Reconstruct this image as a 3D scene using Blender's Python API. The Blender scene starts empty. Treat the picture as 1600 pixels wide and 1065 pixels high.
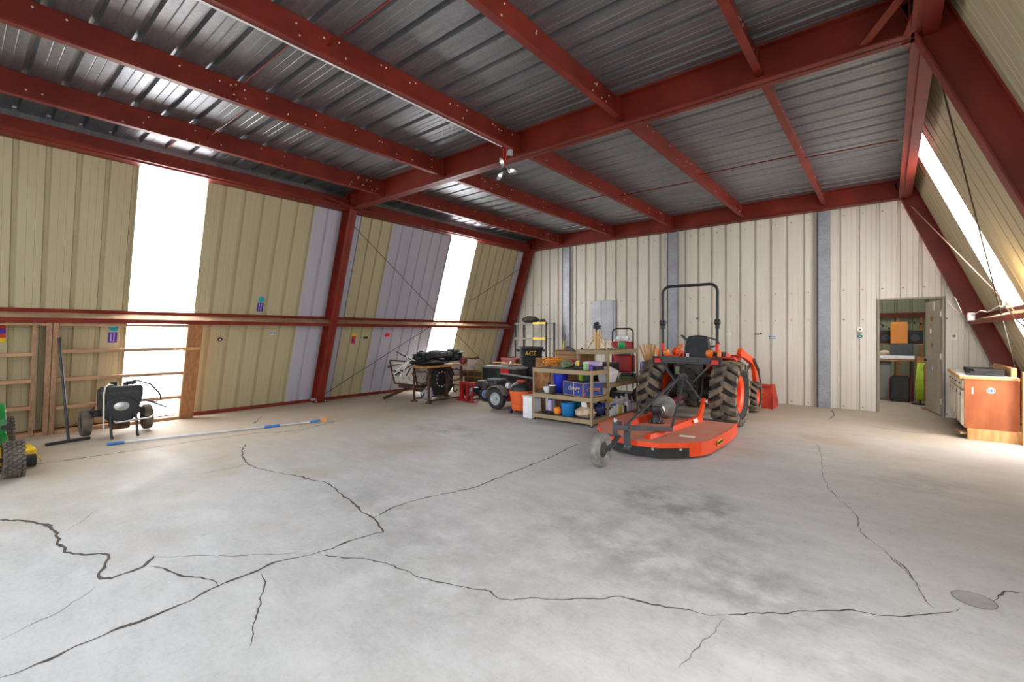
import bpy, math, random
from mathutils import Vector, Matrix, noise as mnoise
R_ = math.radians
rng = random.Random(7)
SC = bpy.context.scene
COL = SC.collection

# ---------------------------------------------------------------- camera
cam_d = bpy.data.cameras.new('camera'); cam = bpy.data.objects.new('camera', cam_d); COL.objects.link(cam)
cam.location = (0, 0, 1.45); cam.rotation_euler = (R_(90), 0, R_(39.3))
cam_d.sensor_width = 36; cam_d.lens = 36 * 719 / 1600; cam_d.shift_y = -11.5 / 1600
cam_d.clip_start = .05; cam_d.clip_end = 300
SC.camera = cam
# ---------------------------------------------------------------- sky, exposure
W = bpy.data.worlds.new('sky'); SC.world = W; W.use_nodes = True
bg = W.node_tree.nodes['Background']; bg.inputs[0].default_value = (.86, .93, 1.0, 1); bg.inputs[1].default_value = 1.25
vs = SC.view_settings
vs.view_transform = 'Standard'; vs.look = 'None'; vs.gamma = 1; vs.use_curve_mapping = False; vs.exposure = 1.29
PANEL_GLOW = 4.7

# ---------------------------------------------------------------- materials
def lin(h):
    h = h.lstrip('#'); c = [int(h[i:i+2], 16) / 255 for i in (0, 2, 4)]
    return tuple(x / 12.92 if x <= .04045 else ((x + .055) / 1.055) ** 2.4 for x in c)
MATS = {}
def mat(name, c1, c2=None, rough=.6, metal=0., scale=6., bump=0., detail=4., stretch=None, emit=None, estr=0., trans=0., lo=.35, hi=.65, spec=.5):
    if name in MATS: return MATS[name]
    m = bpy.data.materials.new(name); m.use_nodes = True; nt = m.node_tree; N = nt.nodes; b = N['Principled BSDF']
    a = lin(c1) if isinstance(c1, str) else c1
    if c2 is None: c2 = tuple(x * .8 for x in a)
    elif isinstance(c2, str): c2 = lin(c2)
    tc = N.new('ShaderNodeTexCoord'); mp = N.new('ShaderNodeMapping'); nz = N.new('ShaderNodeTexNoise'); rp = N.new('ShaderNodeMapRange'); mx = N.new('ShaderNodeMix')
    mx.data_type = 'RGBA'
    if stretch: mp.inputs['Scale'].default_value = stretch
    nz.inputs['Scale'].default_value = scale; nz.inputs['Detail'].default_value = detail
    rp.inputs[1].default_value = lo; rp.inputs[2].default_value = hi
    L = nt.links.new
    L(tc.outputs['Object'], mp.inputs[0]); L(mp.outputs[0], nz.inputs['Vector']); L(nz.outputs[0], rp.inputs[0]); L(rp.outputs[0], mx.inputs[0])
    mx.inputs[6].default_value = (*a, 1); mx.inputs[7].default_value = (*c2, 1)
    L(mx.outputs[2], b.inputs['Base Color'])
    b.inputs['Roughness'].default_value = rough; b.inputs['Metallic'].default_value = metal
    b.inputs['Specular IOR Level'].default_value = spec
    if trans: b.inputs['Transmission Weight'].default_value = trans
    if bump:
        bp = N.new('ShaderNodeBump'); bp.inputs['Strength'].default_value = bump; bp.inputs['Distance'].default_value = .02
        L(nz.outputs[0], bp.inputs['Height']); L(bp.outputs[0], b.inputs['Normal'])
    if emit:
        b.inputs['Emission Color'].default_value = (*(lin(emit) if isinstance(emit, str) else emit), 1); b.inputs['Emission Strength'].default_value = estr
    MATS[name] = m
    return m
M = MATS
mat('red_steel', '#7e2a1b', '#681e12', rough=.5, scale=2.5, spec=.35)
mat('red_steel_dusty', '#a58a6a', '#8a6b50', rough=.8, scale=5)
mat('tan_sheet', '#b1a786', '#aca180', rough=.5, scale=1.2, stretch=(1, 2, .4))
mat('lavender_sheet', '#b0adb8', '#aaa7b3', rough=.5, scale=1.2, stretch=(1, 2, .4))
mat('ivory_sheet', '#d6d1c5', '#cdc7b9', rough=.5, scale=1.3, stretch=(2, 1, .35))
mat('green_sheet', '#a3a88c', '#969b80', rough=.5, scale=1.3)
mat('galvanised', '#a0a2a6', '#8e9095', rough=.45, metal=.8, scale=3, detail=3, stretch=(.5, 4, 1))
mat('galvanised_post', '#a2a5aa', '#94979c', rough=.5, metal=.5, scale=4, detail=4)
mat('glow_panel', '#ffffff', '#f4f8ff', rough=.4, emit=(1, 1, 1), estr=PANEL_GLOW)
mat('wood_stud', '#ab8768', '#8e6a52', rough=.8, scale=4, stretch=(9, 9, .7), bump=.1)
mat('wood_rail', '#b58e6c', '#9a7456', rough=.8, scale=4, stretch=(9, .7, 9), bump=.1)
mat('ply_stud', '#a9764a', '#8f5f3a', rough=.8, scale=4, stretch=(7, 7, .6), bump=.1)
mat('wood_light', '#d2a36c', '#b8854e', rough=.7, scale=4, stretch=(6, 6, 1), bump=.05)
mat('wood_board', '#c9925c', '#9c6534', rough=.7, scale=3, stretch=(2, 8, 8), bump=.05)
mat('plywood_orange', '#ad6238', '#934d26', rough=.5, scale=2.2, stretch=(3, 3, 1), detail=6)
mat('wood_pale', '#e4c492', '#d2ac74', rough=.7, scale=4, stretch=(6, 6, 1))
mat('osb', '#aa7a4a', '#8a5a30', rough=.75, scale=9, detail=3, lo=.42, hi=.6)
mat('black_metal', '#17181a', '#232427', rough=.45, scale=10)
mat('black_plastic', '#1a1b1d', '#26272a', rough=.55, scale=8)
mat('black_rubber', '#242424', '#343230', rough=.85, scale=14)
mat('muddy_rubber', '#4a4540', '#6f6253', rough=.9, scale=9, detail=5, bump=.2)
mat('lug_rubber', '#5a5149', '#9a8770', rough=.9, scale=7, detail=5, lo=.4, hi=.7, bump=.2)
mat('grey_rubber', '#6a6763', '#8d8a85', rough=.9, scale=9)
mat('tractor_orange', '#f2521f', '#e2441a', rough=.38, scale=5)
mat('deck_dusty', '#cf7257', '#b98a78', rough=.7, scale=6, detail=6)
mat('bucket_orange', '#c9432a', '#a8331d', rough=.6, scale=9, detail=5)
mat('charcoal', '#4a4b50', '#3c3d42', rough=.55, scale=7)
mat('dark_grime', '#2e2b28', '#4a443c', rough=.8, scale=9, detail=5)
mat('steel', '#b9bbbd', '#9c9ea0', rough=.35, metal=.9, scale=9)
mat('rust', '#5a3a26', '#3a2518', rough=.85, scale=10, detail=6, bump=.2)
mat('rusty_white', '#c9c3b8', '#7d6653', rough=.8, scale=7, detail=7, lo=.52, hi=.7)
mat('shelf_tan', '#a18d6c', '#94805f', rough=.5, scale=5)
mat('white_plastic', '#e8e8ea', '#d8d8dc', rough=.45, scale=4)
mat('white_paint', '#e4dfd2', '#d2cab8', rough=.6, scale=5)
mat('cabinet_white', '#e0d8c4', '#c8bda2', rough=.55, scale=5)
mat('royal_blue', '#1c34c8', '#1628a4', rough=.4, scale=4)
mat('sky_blue', '#1681c8', '#106ba8', rough=.4, scale=4)
mat('navy_box', '#2c4590', '#263c80', rough=.7, scale=4)
mat('teal', '#1d6f78', '#155a62', rough=.5, scale=4)
mat('deep_blue', '#1d2c5c', '#16234c', rough=.5, scale=4)
mat('hdx_orange', '#e8682c', '#d45a22', rough=.5, scale=4)
mat('pumpkin', '#f08a1c', '#dc7412', rough=.5, scale=6)
mat('cord_orange', '#e8922a', '#d07a1c', rough=.5, scale=6)
mat('red_paint', '#b3151c', '#8e1016', rough=.4, scale=5)
mat('bright_red', '#e8241c', '#c81a14', rough=.45, scale=5, emit=None)
mat('maroon', '#7a1420', '#5e0e18', rough=.5, scale=5)
mat('jd_green', '#1f7a34', '#1a6a2c', rough=.35, scale=5)
mat('jd_yellow', '#f0c81e', '#dcb416', rough=.4, scale=5)
mat('yellow', '#ecc820', '#d6b016', rough=.5, scale=5)
mat('amber', '#f08020', '#e07010', rough=.25, scale=5)
mat('dark_green', '#1f4a34', '#173a28', rough=.5, scale=5)
mat('bright_green', '#1fae5c', '#18964c', rough=.4, scale=5)
mat('lime_hose', '#a8c02c', '#8ca41c', rough=.5, scale=12)
mat('pale_green', '#9cc890', '#84b478', rough=.5, scale=5)
mat('sage', '#7c8a68', '#64724f', rough=.7, scale=6)
mat('cardboard', '#b58d64', '#a37b54', rough=.85, scale=5)
mat('burlap', '#d8bfa6', '#c2a68a', rough=.95, scale=14, bump=.3)
mat('grey_canvas', '#5f5c5c', '#3f3d3e', rough=.9, scale=5, bump=.3)
mat('black_tarp', '#26282a', '#1a1b1d', rough=.55, scale=5, bump=.3)
mat('black_mat', '#3a3836', '#2a2928', rough=.9, scale=9, bump=.2)
mat('brown_bag', '#4c423a', '#362f2a', rough=.9, scale=8, bump=.3)
mat('door_taupe', '#988e7e', '#8e8474', rough=.5, scale=3)
mat('board_orange', '#d98a3a', '#cf7f32', rough=.6, scale=3)
mat('grey_plastic', '#7c7a78', '#6c6a68', rough=.6, scale=4)
mat('milk_white', '#cfd6cc', '#b4bfb0', rough=.4, scale=6)
mat('brick_red', '#9c5046', '#84403a', rough=.8, scale=8)
mat('crate_amber', '#a8742c', '#8c5c20', rough=.6, scale=6)
mat('blue_rim', '#8aa4d0', '#6c88bc', rough=.4, scale=6)
mat('silver_blue', '#c2c6cc', '#b0b5bc', rough=.4, metal=.1, scale=6)
mat('rim_silver', '#b4b8be', '#9ca0a8', rough=.4, metal=.3, scale=6)
mat('grip_blue', '#3a78c0', '#2c64a8', rough=.5, scale=6)
mat('purple', '#6a3aa0', '#56308a', rough=.5, scale=6)
mat('magenta', '#c82a7c', '#b02068', rough=.5, scale=6)
mat('lilac', '#c8b8e0', '#b4a4d0', rough=.6, scale=6)
mat('dusty_grey', '#8b8784', '#6f6b68', rough=.85, scale=8)
mat('crack', '#3d352d', '#574d43', rough=.95, scale=14)
mat('crack_faint', '#85807a', '#76706a', rough=.95, scale=14)
mat('patch', '#a3a09e', '#94908d', rough=.9, scale=14, detail=6)
mat('dirt', '#a08c70', '#8a7658', rough=.95, scale=10)
mat('paper', '#f2f0ea', '#e2dfd6', rough=.8, scale=5)
mat('ink', '#1d1d22', '#2b2b32', rough=.7, scale=9)
mat('sticker_teal', '#17a2b0', '#1190a0', rough=.5, scale=8)
mat('sticker_purple', '#4a2a9a', '#402288', rough=.5, scale=8)
mat('sticker_blue', '#4668b8', '#3a5aa8', rough=.5, scale=8)
mat('cord_white', '#d8d2c4', '#c4bdae', rough=.6, scale=8)
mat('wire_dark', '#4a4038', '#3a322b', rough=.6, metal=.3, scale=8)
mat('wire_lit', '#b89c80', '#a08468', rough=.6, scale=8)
mat('lens', '#eef2f6', '#e2e8ee', rough=.2, emit=(1, .98, .95), estr=.9)
mat('clear_plastic', '#c8ccd0', '#b8bcc0', rough=.25, trans=.55, scale=6)
mat('bulb_glow', '#ffe2b0', '#ffd898', rough=.3, emit=(1, .72, .36), estr=30)
mat('ground', '#9c948a', '#857c70', rough=.95, scale=.6, detail=6)
mat('seat_yellow', '#e2c020', '#ccaa16', rough=.5, scale=6)

def sheet_metal(name):
    m = M[name]; return m
# galvanised spangle: voronoi cells on top of the noise
def spangle(name, s):
    nt = M[name].node_tree; N = nt.nodes; b = N['Principled BSDF']
    tc = [n for n in N if n.type == 'TEX_COORD'][0]; mx = [n for n in N if n.type == 'MIX'][0]
    vo = N.new('ShaderNodeTexVoronoi'); vo.inputs['Scale'].default_value = s
    mr = N.new('ShaderNodeMapRange'); mr.inputs[3].default_value = .82; mr.inputs[4].default_value = 1.08
    hs = N.new('ShaderNodeMix'); hs.data_type = 'RGBA'; hs.blend_type = 'MULTIPLY'; hs.inputs[0].default_value = 1
    L = nt.links.new
    L(tc.outputs['Object'], vo.inputs['Vector']); L(vo.outputs['Color'], mr.inputs[0]); L(mx.outputs[2], hs.inputs[6]); L(mr.outputs[0], hs.inputs[7]); L(hs.outputs[2], b.inputs['Base Color'])
spangle('galvanised', 60); spangle('galvanised_post', 45)

def floor_material():
    m = bpy.data.materials.new('concrete'); m.use_nodes = True; nt = m.node_tree; N = nt.nodes; b = N['Principled BSDF']; L = nt.links.new
    tc = N.new('ShaderNodeTexCoord')
    def nz(s, d, st=None, rough=.55):
        n = N.new('ShaderNodeTexNoise'); n.inputs['Scale'].default_value = s; n.inputs['Detail'].default_value = d; n.inputs['Roughness'].default_value = rough
        if st:
            mp = N.new('ShaderNodeMapping'); mp.inputs['Scale'].default_value = st; mp.inputs['Rotation'].default_value = (0, 0, R_(20)); L(tc.outputs['Object'], mp.inputs[0]); L(mp.outputs[0], n.inputs['Vector'])
        else: L(tc.outputs['Object'], n.inputs['Vector'])
        return n.outputs[0]
    def rng_(x, a, c, lo=0., hi=1.):
        r = N.new('ShaderNodeMapRange'); r.inputs[1].default_value = a; r.inputs[2].default_value = c; r.inputs[3].default_value = lo; r.inputs[4].default_value = hi; L(x, r.inputs[0]); return r.outputs[0]
    def mix(f, a, c, bt='MIX'):
        x = N.new('ShaderNodeMix'); x.data_type = 'RGBA'; x.blend_type = bt
        (L(f, x.inputs[0]) if not isinstance(f, float) else setattr(x.inputs[0], 'default_value', f))
        for s, v in ((6, a), (7, c)):
            (setattr(x.inputs[s], 'default_value', (*v, 1)) if isinstance(v, tuple) else L(v, x.inputs[s]))
        return x.outputs[2]
    def math_(op, a, c=None):
        x = N.new('ShaderNodeMath'); x.operation = op; x.use_clamp = True
        for s, v in ((0, a), (1, c)):
            if v is None: continue
            (setattr(x.inputs[s], 'default_value', v) if isinstance(v, (int, float)) else L(v, x.inputs[s]))
        return x.outputs[0]
    def spot(x, y, rx, ry):
        mp = N.new('ShaderNodeMapping'); mp.inputs['Location'].default_value = (-x / rx, -y / ry, 0); mp.inputs['Scale'].default_value = (1 / rx, 1 / ry, 1)
        L(tc.outputs['Object'], mp.inputs[0]); g = N.new('ShaderNodeTexGradient'); g.gradient_type = 'SPHERICAL'; L(mp.outputs[0], g.inputs[0]); return g.outputs[1]
    sep = N.new('ShaderNodeSeparateXYZ'); L(tc.outputs['Object'], sep.inputs[0])
    base = mix(rng_(nz(.55, 7), .3, .7), lin('#b9b8b6'), lin('#aaa8a5'))
    base = mix(rng_(nz(2.4, 9, (1, 2.6, 1), .68), .45, .85), base, lin('#c6c5c4'))
    base = mix(rng_(nz(7.5, 9, (2.4, 1, 1), .75), .55, .9), base, lin('#7f7d7d'))
    base = mix(rng_(nz(1.7, 9, (1, 1.7, 1), .72), .46, .72, 0., .4), base, lin('#8e8c8b'))
    base = mix(rng_(nz(24, 8, (1, 1.8, 1), .75), .35, .75, 0., .55), base, lin('#c9c8c8'))
    base = mix(rng_(nz(13, 9, (1.8, 1, 1), .8), .56, .8, 0., .7), base, lin('#83807e'))
    # dry brown dust carried in along the left and the back; brown patch right
    w = math_('ADD', nz(.9, 6), -.5)
    left = rng_(math_('ADD', math_('MULTIPLY', sep.outputs[0], -.1), w), .42, .74)
    back = rng_(math_('ADD', math_('MULTIPLY', sep.outputs[1], .085), w), .50, .80)
    dust = math_('MULTIPLY', math_('MAXIMUM', math_('MAXIMUM', left, back), math_('MULTIPLY', spot(1.6, 6.6, 2.6, 3.4), .9)), .72)
    base = mix(dust, base, lin('#a39176'))
    # oil marks and tyre scuffs
    sm = nz(3.2, 8, None, .7)
    for x, y, rx, ry, k in ((-1.45, 4.05, .75, .55, 2.2), (-1.15, 3.75, 1.0, .5, 1.6), (-5.15, 4.75, .8, .45, 2.0), (.25, 6.0, .7, .5, 1.2), (-.9, 3.0, 1.0, .5, 1.2), (-3.4, 2.3, 1.4, .5, 1.0), (-1.6, 2.9, 1.6, 1.1, 1.1), (-2.2, 1.8, 1.5, .8, .9), (-.3, 2.6, 1.2, .7, .8)):
        f = math_('MULTIPLY', math_('MULTIPLY', spot(x, y, rx, ry), k), rng_(sm, .4, .62))
        base = mix(math_('MULTIPLY', f, .42), base, lin('#6b6763'))
    L(base, b.inputs['Base Color'])
    L(rng_(nz(1.6, 6), .3, .7, .55, .8), b.inputs['Roughness']); b.inputs['Specular IOR Level'].default_value = .22
    bp = N.new('ShaderNodeBump'); bp.inputs['Strength'].default_value = .16; bp.inputs['Distance'].default_value = .02
    L(nz(7, 9, (1, 1.6, 1), .7), bp.inputs['Height']); L(bp.outputs[0], b.inputs['Normal'])
    M['concrete'] = m
floor_material()

# ---------------------------------------------------------------- mesh helpers
def fr(a, b):
    """frame whose z axis runs from a to b"""
    a, b = Vector(a), Vector(b); d = b - a; l = d.length
    q = d.to_track_quat('Z', 'Y'); return Matrix.Translation(a) @ q.to_matrix().to_4x4(), l
def TR(loc=(0, 0, 0), rz=0, rx=0, ry=0):
    return Matrix.Translation(loc) @ Matrix.Rotation(rz, 4, 'Z') @ Matrix.Rotation(ry, 4, 'Y') @ Matrix.Rotation(rx, 4, 'X')
class MB:
    def __init__(s, T=None): s.v = []; s.f = []; s.T = T or Matrix.Identity(4)
    def add(s, vs, fs, T=None):
        n = len(s.v); A = s.T @ T if T is not None else s.T
        s.v += [tuple(A @ Vector(p)) for p in vs]; s.f += [tuple(i + n for i in f) for f in fs]; return s
    def box(s, c, d, T=None, rz=0, rx=0, ry=0):
        x, y, z = (k / 2 for k in d)
        vs = [(a * x, b * y, e * z) for a in (-1, 1) for b in (-1, 1) for e in (-1, 1)]
        fs = [(0, 1, 3, 2), (4, 6, 7, 5), (0, 4, 5, 1), (2, 3, 7, 6), (0, 2, 6, 4), (1, 5, 7, 3)]
        A = TR(c, rz, rx, ry); return s.add(vs, fs, T @ A if T is not None else A)
    def b2(s, x0, x1, y0, y1, z0, z1): return s.box(((x0 + x1) / 2, (y0 + y1) / 2, (z0 + z1) / 2), (abs(x1 - x0), abs(y1 - y0), abs(z1 - z0)))
    def bar(s, a, b, w, h=None, roll=0):
        h = h or w; A, l = fr(a, b); A = A @ Matrix.Rotation(roll, 4, 'Z'); return s.box((0, 0, l / 2), (w, h, l), A)
    def cyl(s, a, b, r, r2=None, n=14, cap=True):
        A, l = fr(a, b); r2 = r if r2 is None else r2
        vs = []; 
        for k in range(n):
            t = 2 * math.pi * k / n; c, e = math.cos(t), math.sin(t); vs += [(c * r, e * r, 0), (c * r2, e * r2, l)]
        fs = [(2 * k, 2 * ((k + 1) % n), 2 * ((k + 1) % n) + 1, 2 * k + 1) for k in range(n)]
        if cap: fs += [tuple(2 * k for k in reversed(range(n))), tuple(2 * k + 1 for k in range(n))]
        return s.add(vs, fs, A)
    def tube(s, pts, r, n=8, closed=False):
        P = [Vector(p) for p in pts]; m = len(P); vs = []; up = None
        for i in range(m):
            if closed: t = P[(i + 1) % m] - P[i - 1]
            else: t = P[min(i + 1, m - 1)] - P[max(i - 1, 0)]
            t.normalize()
            if up is None: up = Vector((0, 0, 1)) if abs(t.z) < .9 else Vector((1, 0, 0))
            up = up - t * up.dot(t)
            if up.length < 1e-5: up = t.orthogonal()
            up.normalize(); sd = t.cross(up)
            rr = r[i] if isinstance(r, (list, tuple)) else r
            vs += [tuple(P[i] + (up * math.cos(2 * math.pi * k / n) + sd * math.sin(2 * math.pi * k / n)) * rr) for k in range(n)]
        fs = []
        for i in range(m if closed else m - 1):
            j = (i + 1) % m
            fs += [(i * n + k, i * n + (k + 1) % n, j * n + (k + 1) % n, j * n + k) for k in range(n)]
        if not closed: fs += [tuple(reversed(range(n))), tuple((m - 1) * n + k for k in range(n))]
        return s.add(vs, fs)
    def lathe(s, prof, T=None, n=24, sx=1, sy=1):
        """prof: (r, z) from bottom to top around z"""
        vs = []; fs = []; m = len(prof)
        for k in range(n):
            t = 2 * math.pi * k / n
            vs += [(r * math.cos(t) * sx, r * math.sin(t) * sy, z) for r, z in prof]
        for k in range(n):
            j = (k + 1) % n
            fs += [(k * m + i, j * m + i, j * m + i + 1, k * m + i + 1) for i in range(m - 1)]
        if prof[0][0] > 1e-6: fs.append(tuple(k * m for k in reversed(range(n))))
        if prof[-1][0] > 1e-6: fs.append(tuple(k * m + m - 1 for k in range(n)))
        return s.add(vs, fs, T)
    def ring(s, prof, T=None, n=32):
        """closed profile lathe (tyres)"""
        vs = []; fs = []; m = len(prof)
        for k in range(n):
            t = 2 * math.pi * k / n
            vs += [(r * math.cos(t), r * math.sin(t), z) for r, z in prof]
        for k in range(n):
            j = (k + 1) % n
            fs += [(k * m + i, j * m + i, j * m + (i + 1) % m, k * m + (i + 1) % m) for i in range(m)]
        return s.add(vs, fs, T)
    def prism(s, poly, z0, z1, T=None):
        n = len(poly); vs = [(x, y, z0) for x, y in poly] + [(x, y, z1) for x, y in poly]
        fs = [tuple(reversed(range(n))), tuple(range(n, 2 * n))] + [(i, (i + 1) % n, n + (i + 1) % n, n + i) for i in range(n)]
        return s.add(vs, fs, T)
    def quad(s, a, b, c, d): return s.add([a, b, c, d], [(0, 1, 2, 3)])
    def blob(s, c, d, seed=0, amp=.18, freq=2.2, n=14, m=9, flat=True):
        """lumpy cloth or bag: a squashed ball with noise, flat underneath"""
        vs = []; fs = []
        for i in range(m + 1):
            ph = math.pi * i / m
            for k in range(n):
                t = 2 * math.pi * k / n; p = Vector((math.sin(ph) * math.cos(t), math.sin(ph) * math.sin(t), math.cos(ph)))
                k_ = 1 + amp * mnoise.noise(p * freq + Vector((seed * 3.7, seed, -seed)))* 2
                q = p * k_
                z = q.z * d[2] / 2 + d[2] / 2
                if flat: z = max(0, z)
                vs.append((c[0] + q.x * d[0] / 2, c[1] + q.y * d[1] / 2, c[2] + z))
        for i in range(m):
            fs += [(i * n + k, (i + 1) * n + k, (i + 1) * n + (k + 1) % n, i * n + (k + 1) % n) for k in range(n)]
        return s.add(vs, fs)
    def mesh(s, name):
        me = bpy.data.meshes.new(name); me.from_pydata(s.v, [], s.f); me.update(); return me
    def build(s, name, m, parent=None, loc=(0, 0, 0), rot=(0, 0, 0), smooth=None, bevel=0, seg=2):
        me = s.mesh(name)
        for k in (m if isinstance(m, (list, tuple)) else [m]): me.materials.append(M[k] if isinstance(k, str) else k)
        if smooth:
            for p in me.polygons: p.use_smooth = True
            me.set_sharp_from_angle(angle=R_(smooth))
        o = bpy.data.objects.new(name, me); COL.objects.link(o); o.location = loc; o.rotation_euler = rot
        if parent is not None: o.parent = parent
        if bevel:
            b = o.modifiers.new('bevel', 'BEVEL'); b.width = bevel; b.segments = seg; b.limit_method = 'ANGLE'; b.angle_limit = R_(40)
        return o
def tag(o, label, cat=None, group=None, kind=None):
    o['label'] = label
    if cat: o['category'] = cat
    if group: o['group'] = group
    if kind: o['kind'] = kind
    return o
def thing(name, label, cat, loc=(0, 0, 0), rz=0, group=None, kind=None):
    o = bpy.data.objects.new(name, None); COL.objects.link(o); o.location = loc; o.rotation_euler = (0, 0, rz); o.empty_display_size = .1
    return tag(o, label, cat, group, kind)
def copy_tree(o, parent=None):
    c = o.copy(); COL.objects.link(c)
    if parent is not None: c.parent = parent
    for ch in list(o.children): copy_tree(ch, c)
    return c
def text(name, body, size, m, parent, T, depth=.0015):
    cu = bpy.data.curves.new(name, 'FONT'); cu.body = body; cu.size = size; cu.extrude = depth; cu.align_x = 'CENTER'; cu.align_y = 'CENTER'
    t = bpy.data.objects.new(name, cu); COL.objects.link(t); bpy.context.view_layer.update()
    me = bpy.data.meshes.new_from_object(t.evaluated_get(bpy.context.evaluated_depsgraph_get())); bpy.data.objects.remove(t); me.materials.clear(); me.materials.append(M[m])
    o = bpy.data.objects.new(name, me); COL.objects.link(o); o.parent = parent; o.matrix_local = T; return o
def arc(c, r, a0, a1, n, ax='xz'):
    out = []
    for i in range(n + 1):
        t = R_(a0 + (a1 - a0) * i / n); u, w = r * math.cos(t), r * math.sin(t)
        out.append({'xz': (c[0] + u, c[1], c[2] + w), 'yz': (c[0], c[1] + u, c[2] + w), 'xy': (c[0] + u, c[1] + w, c[2])}[ax])
    return out

# ================================================================ THE BUILDING
YF, YM, YB = -.85, 4.95, 10.75          # frames: front, middle, back
ZC = 4.19                               # underside of the roof sheets
SL, SR = .33, .395                      # lean of the side walls
def XLi(z): return -9.29 + SL * z       # inner line of the left columns
def XLs(z): return -9.55 + SL * z       # left sheeting
def XRi(z): return 1.68 - SR * z
def XRs(z): return 1.95 - SR * z

# ---- floor slab with its cracks
fl = MB().b2(-9.62, 2.02, -1.0, 15.6, -.12, 0).build('floor', 'concrete')
tag(fl, 'grey cracked concrete floor slab', 'floor', kind='structure')
def ground(u, v):
    f, y0, th = 719., 521., R_(39.3); c = f * 1.45 / (v - y0); l = (u - 800) / f * c
    return (l * math.cos(th) - c * math.sin(th), l * math.sin(th) + c * math.cos(th))
def crack(path, w, m='crack', jit=1.):
    P = [Vector(ground(*p)) for p in path]; Q = []
    for a, b in zip(P, P[1:]):
        n = max(2, int((b - a).length / .03))
        for i in range(n):
            q = a.lerp(b, i / n); d = (b - a).normalized(); s = mnoise.noise(Vector((q.x * 5, q.y * 5, 1.3))) * .02 * jit + mnoise.noise(Vector((q.x * 21, q.y * 21, 7.7))) * .016 * jit
            Q.append(q + Vector((-d.y, d.x)) * s)
    Q.append(P[-1]); mb = MB(); n = len(Q); vs = []
    for i, q in enumerate(Q):
        d = (Q[min(i + 1, n - 1)] - Q[max(i - 1, 0)]).normalized(); e = Vector((-d.y, d.x))
        k = 1.1 * w * (.35 + .65 * abs(mnoise.noise(Vector((q.x * 9, q.y * 9, 4)))) * 2) * min(1, .25 + i / 6, .25 + (n - 1 - i) / 6)
        vs += [(*(q + e * k), .0008), (*(q + e * k * .3), .0012), (*(q - e * k), .0008)]
    mb.add(vs, [f for i in range(n - 1) for f in ((3*i, 3*i+1, 3*i+4, 3*i+3), (3*i+1, 3*i+2, 3*i+5, 3*i+4))])
    return mb.build('crack', m, fl)
crack([(0,1060),(75,1030),(150,997),(200,977),(245,960),(300,937),(340,915),(375,901),(430,879),(485,867)], .011)
crack([(485,867),(520,857),(545,845),(575,836),(600,831),(590,815),(575,805),(545,780),(525,765),(505,752),(490,750),(460,742),(432,738)], .011)
crack([(-40,812),(0,813),(35,813),(60,818),(80,821),(88,833),(92,843),(90,850),(105,856),(102,862),(130,866),(168,866),(165,880),(157,895),(160,903),(175,904),(195,896),(225,885),(237,872),(240,868)], .015)
crack([(232,885),(250,886),(270,892),(285,901),(310,904),(330,908),(340,914)], .010)
crack([(485,867),(520,869),(560,872),(600,880),(625,890),(660,902),(700,912),(740,919),(765,924),(780,935),(800,936),(840,933),(880,937),(920,935),(970,931),(1000,939),(1040,948),(1070,953),(1110,962)], .006)
crack([(1110,962),(1137,962),(1170,957),(1220,959),(1260,955),(1290,952),(1330,953),(1370,960),(1400,963),(1450,961),(1480,958),(1500,950)], .0055)
crack([(582,809),(620,790),(660,778),(700,770),(740,761),(780,746),(800,737),(830,726),(860,714),(880,704),(900,695),(925,690)], .009)
crack([(405,890),(413,905),(408,925),(403,950),(397,980),(390,1010)], .004)
crack([(47,725),(100,719),(158,711),(237,699),(316,687),(410,675),(434,675),(473,671),(532,656)], .013)
crack([(388,692),(380,700),(379,712),(385,724),(400,731),(432,738)], .010)
crack([(385,724),(370,729),(340,735),(310,741)], .007)
crack([(1275,690),(1283,715),(1285,745),(1300,770),(1335,800),(1345,830),(1370,850),(1395,875),(1430,910),(1445,935),(1460,950)], .005, 'crack_faint')
crack([(1395,872),(1412,885),(1425,905),(1440,918)], .006)
crack([(1550,940),(1560,930),(1575,925),(1600,927),(1640,930)], .007)
crack([(0,1000),(50,975),(90,958),(115,940),(130,930),(150,916)], .004, 'crack_faint')
crack([(240,869),(330,868),(430,866),(485,864)], .004, 'crack_faint')
crack([(1354,664),(1390,670),(1424,675),(1507,679)], .010)
crack([(1300,640),(1303,648),(1296,655)], .012)
crack([(405,657),(395,662),(410,650)], .010)
crack([(105,830),(140,805),(155,795)], .004, 'crack_faint')
crack([(1130,965),(1110,990),(1080,1020),(1060,1045)], .004, 'crack_faint')
# round patched hole
g = ground(1522, 937); pm = MB(TR((g[0], g[1], 0))); pm.lathe([(.088, 0), (.088, .0025), (.08, .003), (.07, .0015), (0, .002)], n=30); pm.build('round_cover', 'patch', fl, smooth=30)
pm = MB(TR((g[0], g[1], 0))); pm.ring([(.086, .0), (.09, .001), (.092, .0035), (.088, .004)], n=34); pm.build('cover_rim', 'crack_faint', fl)

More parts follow.
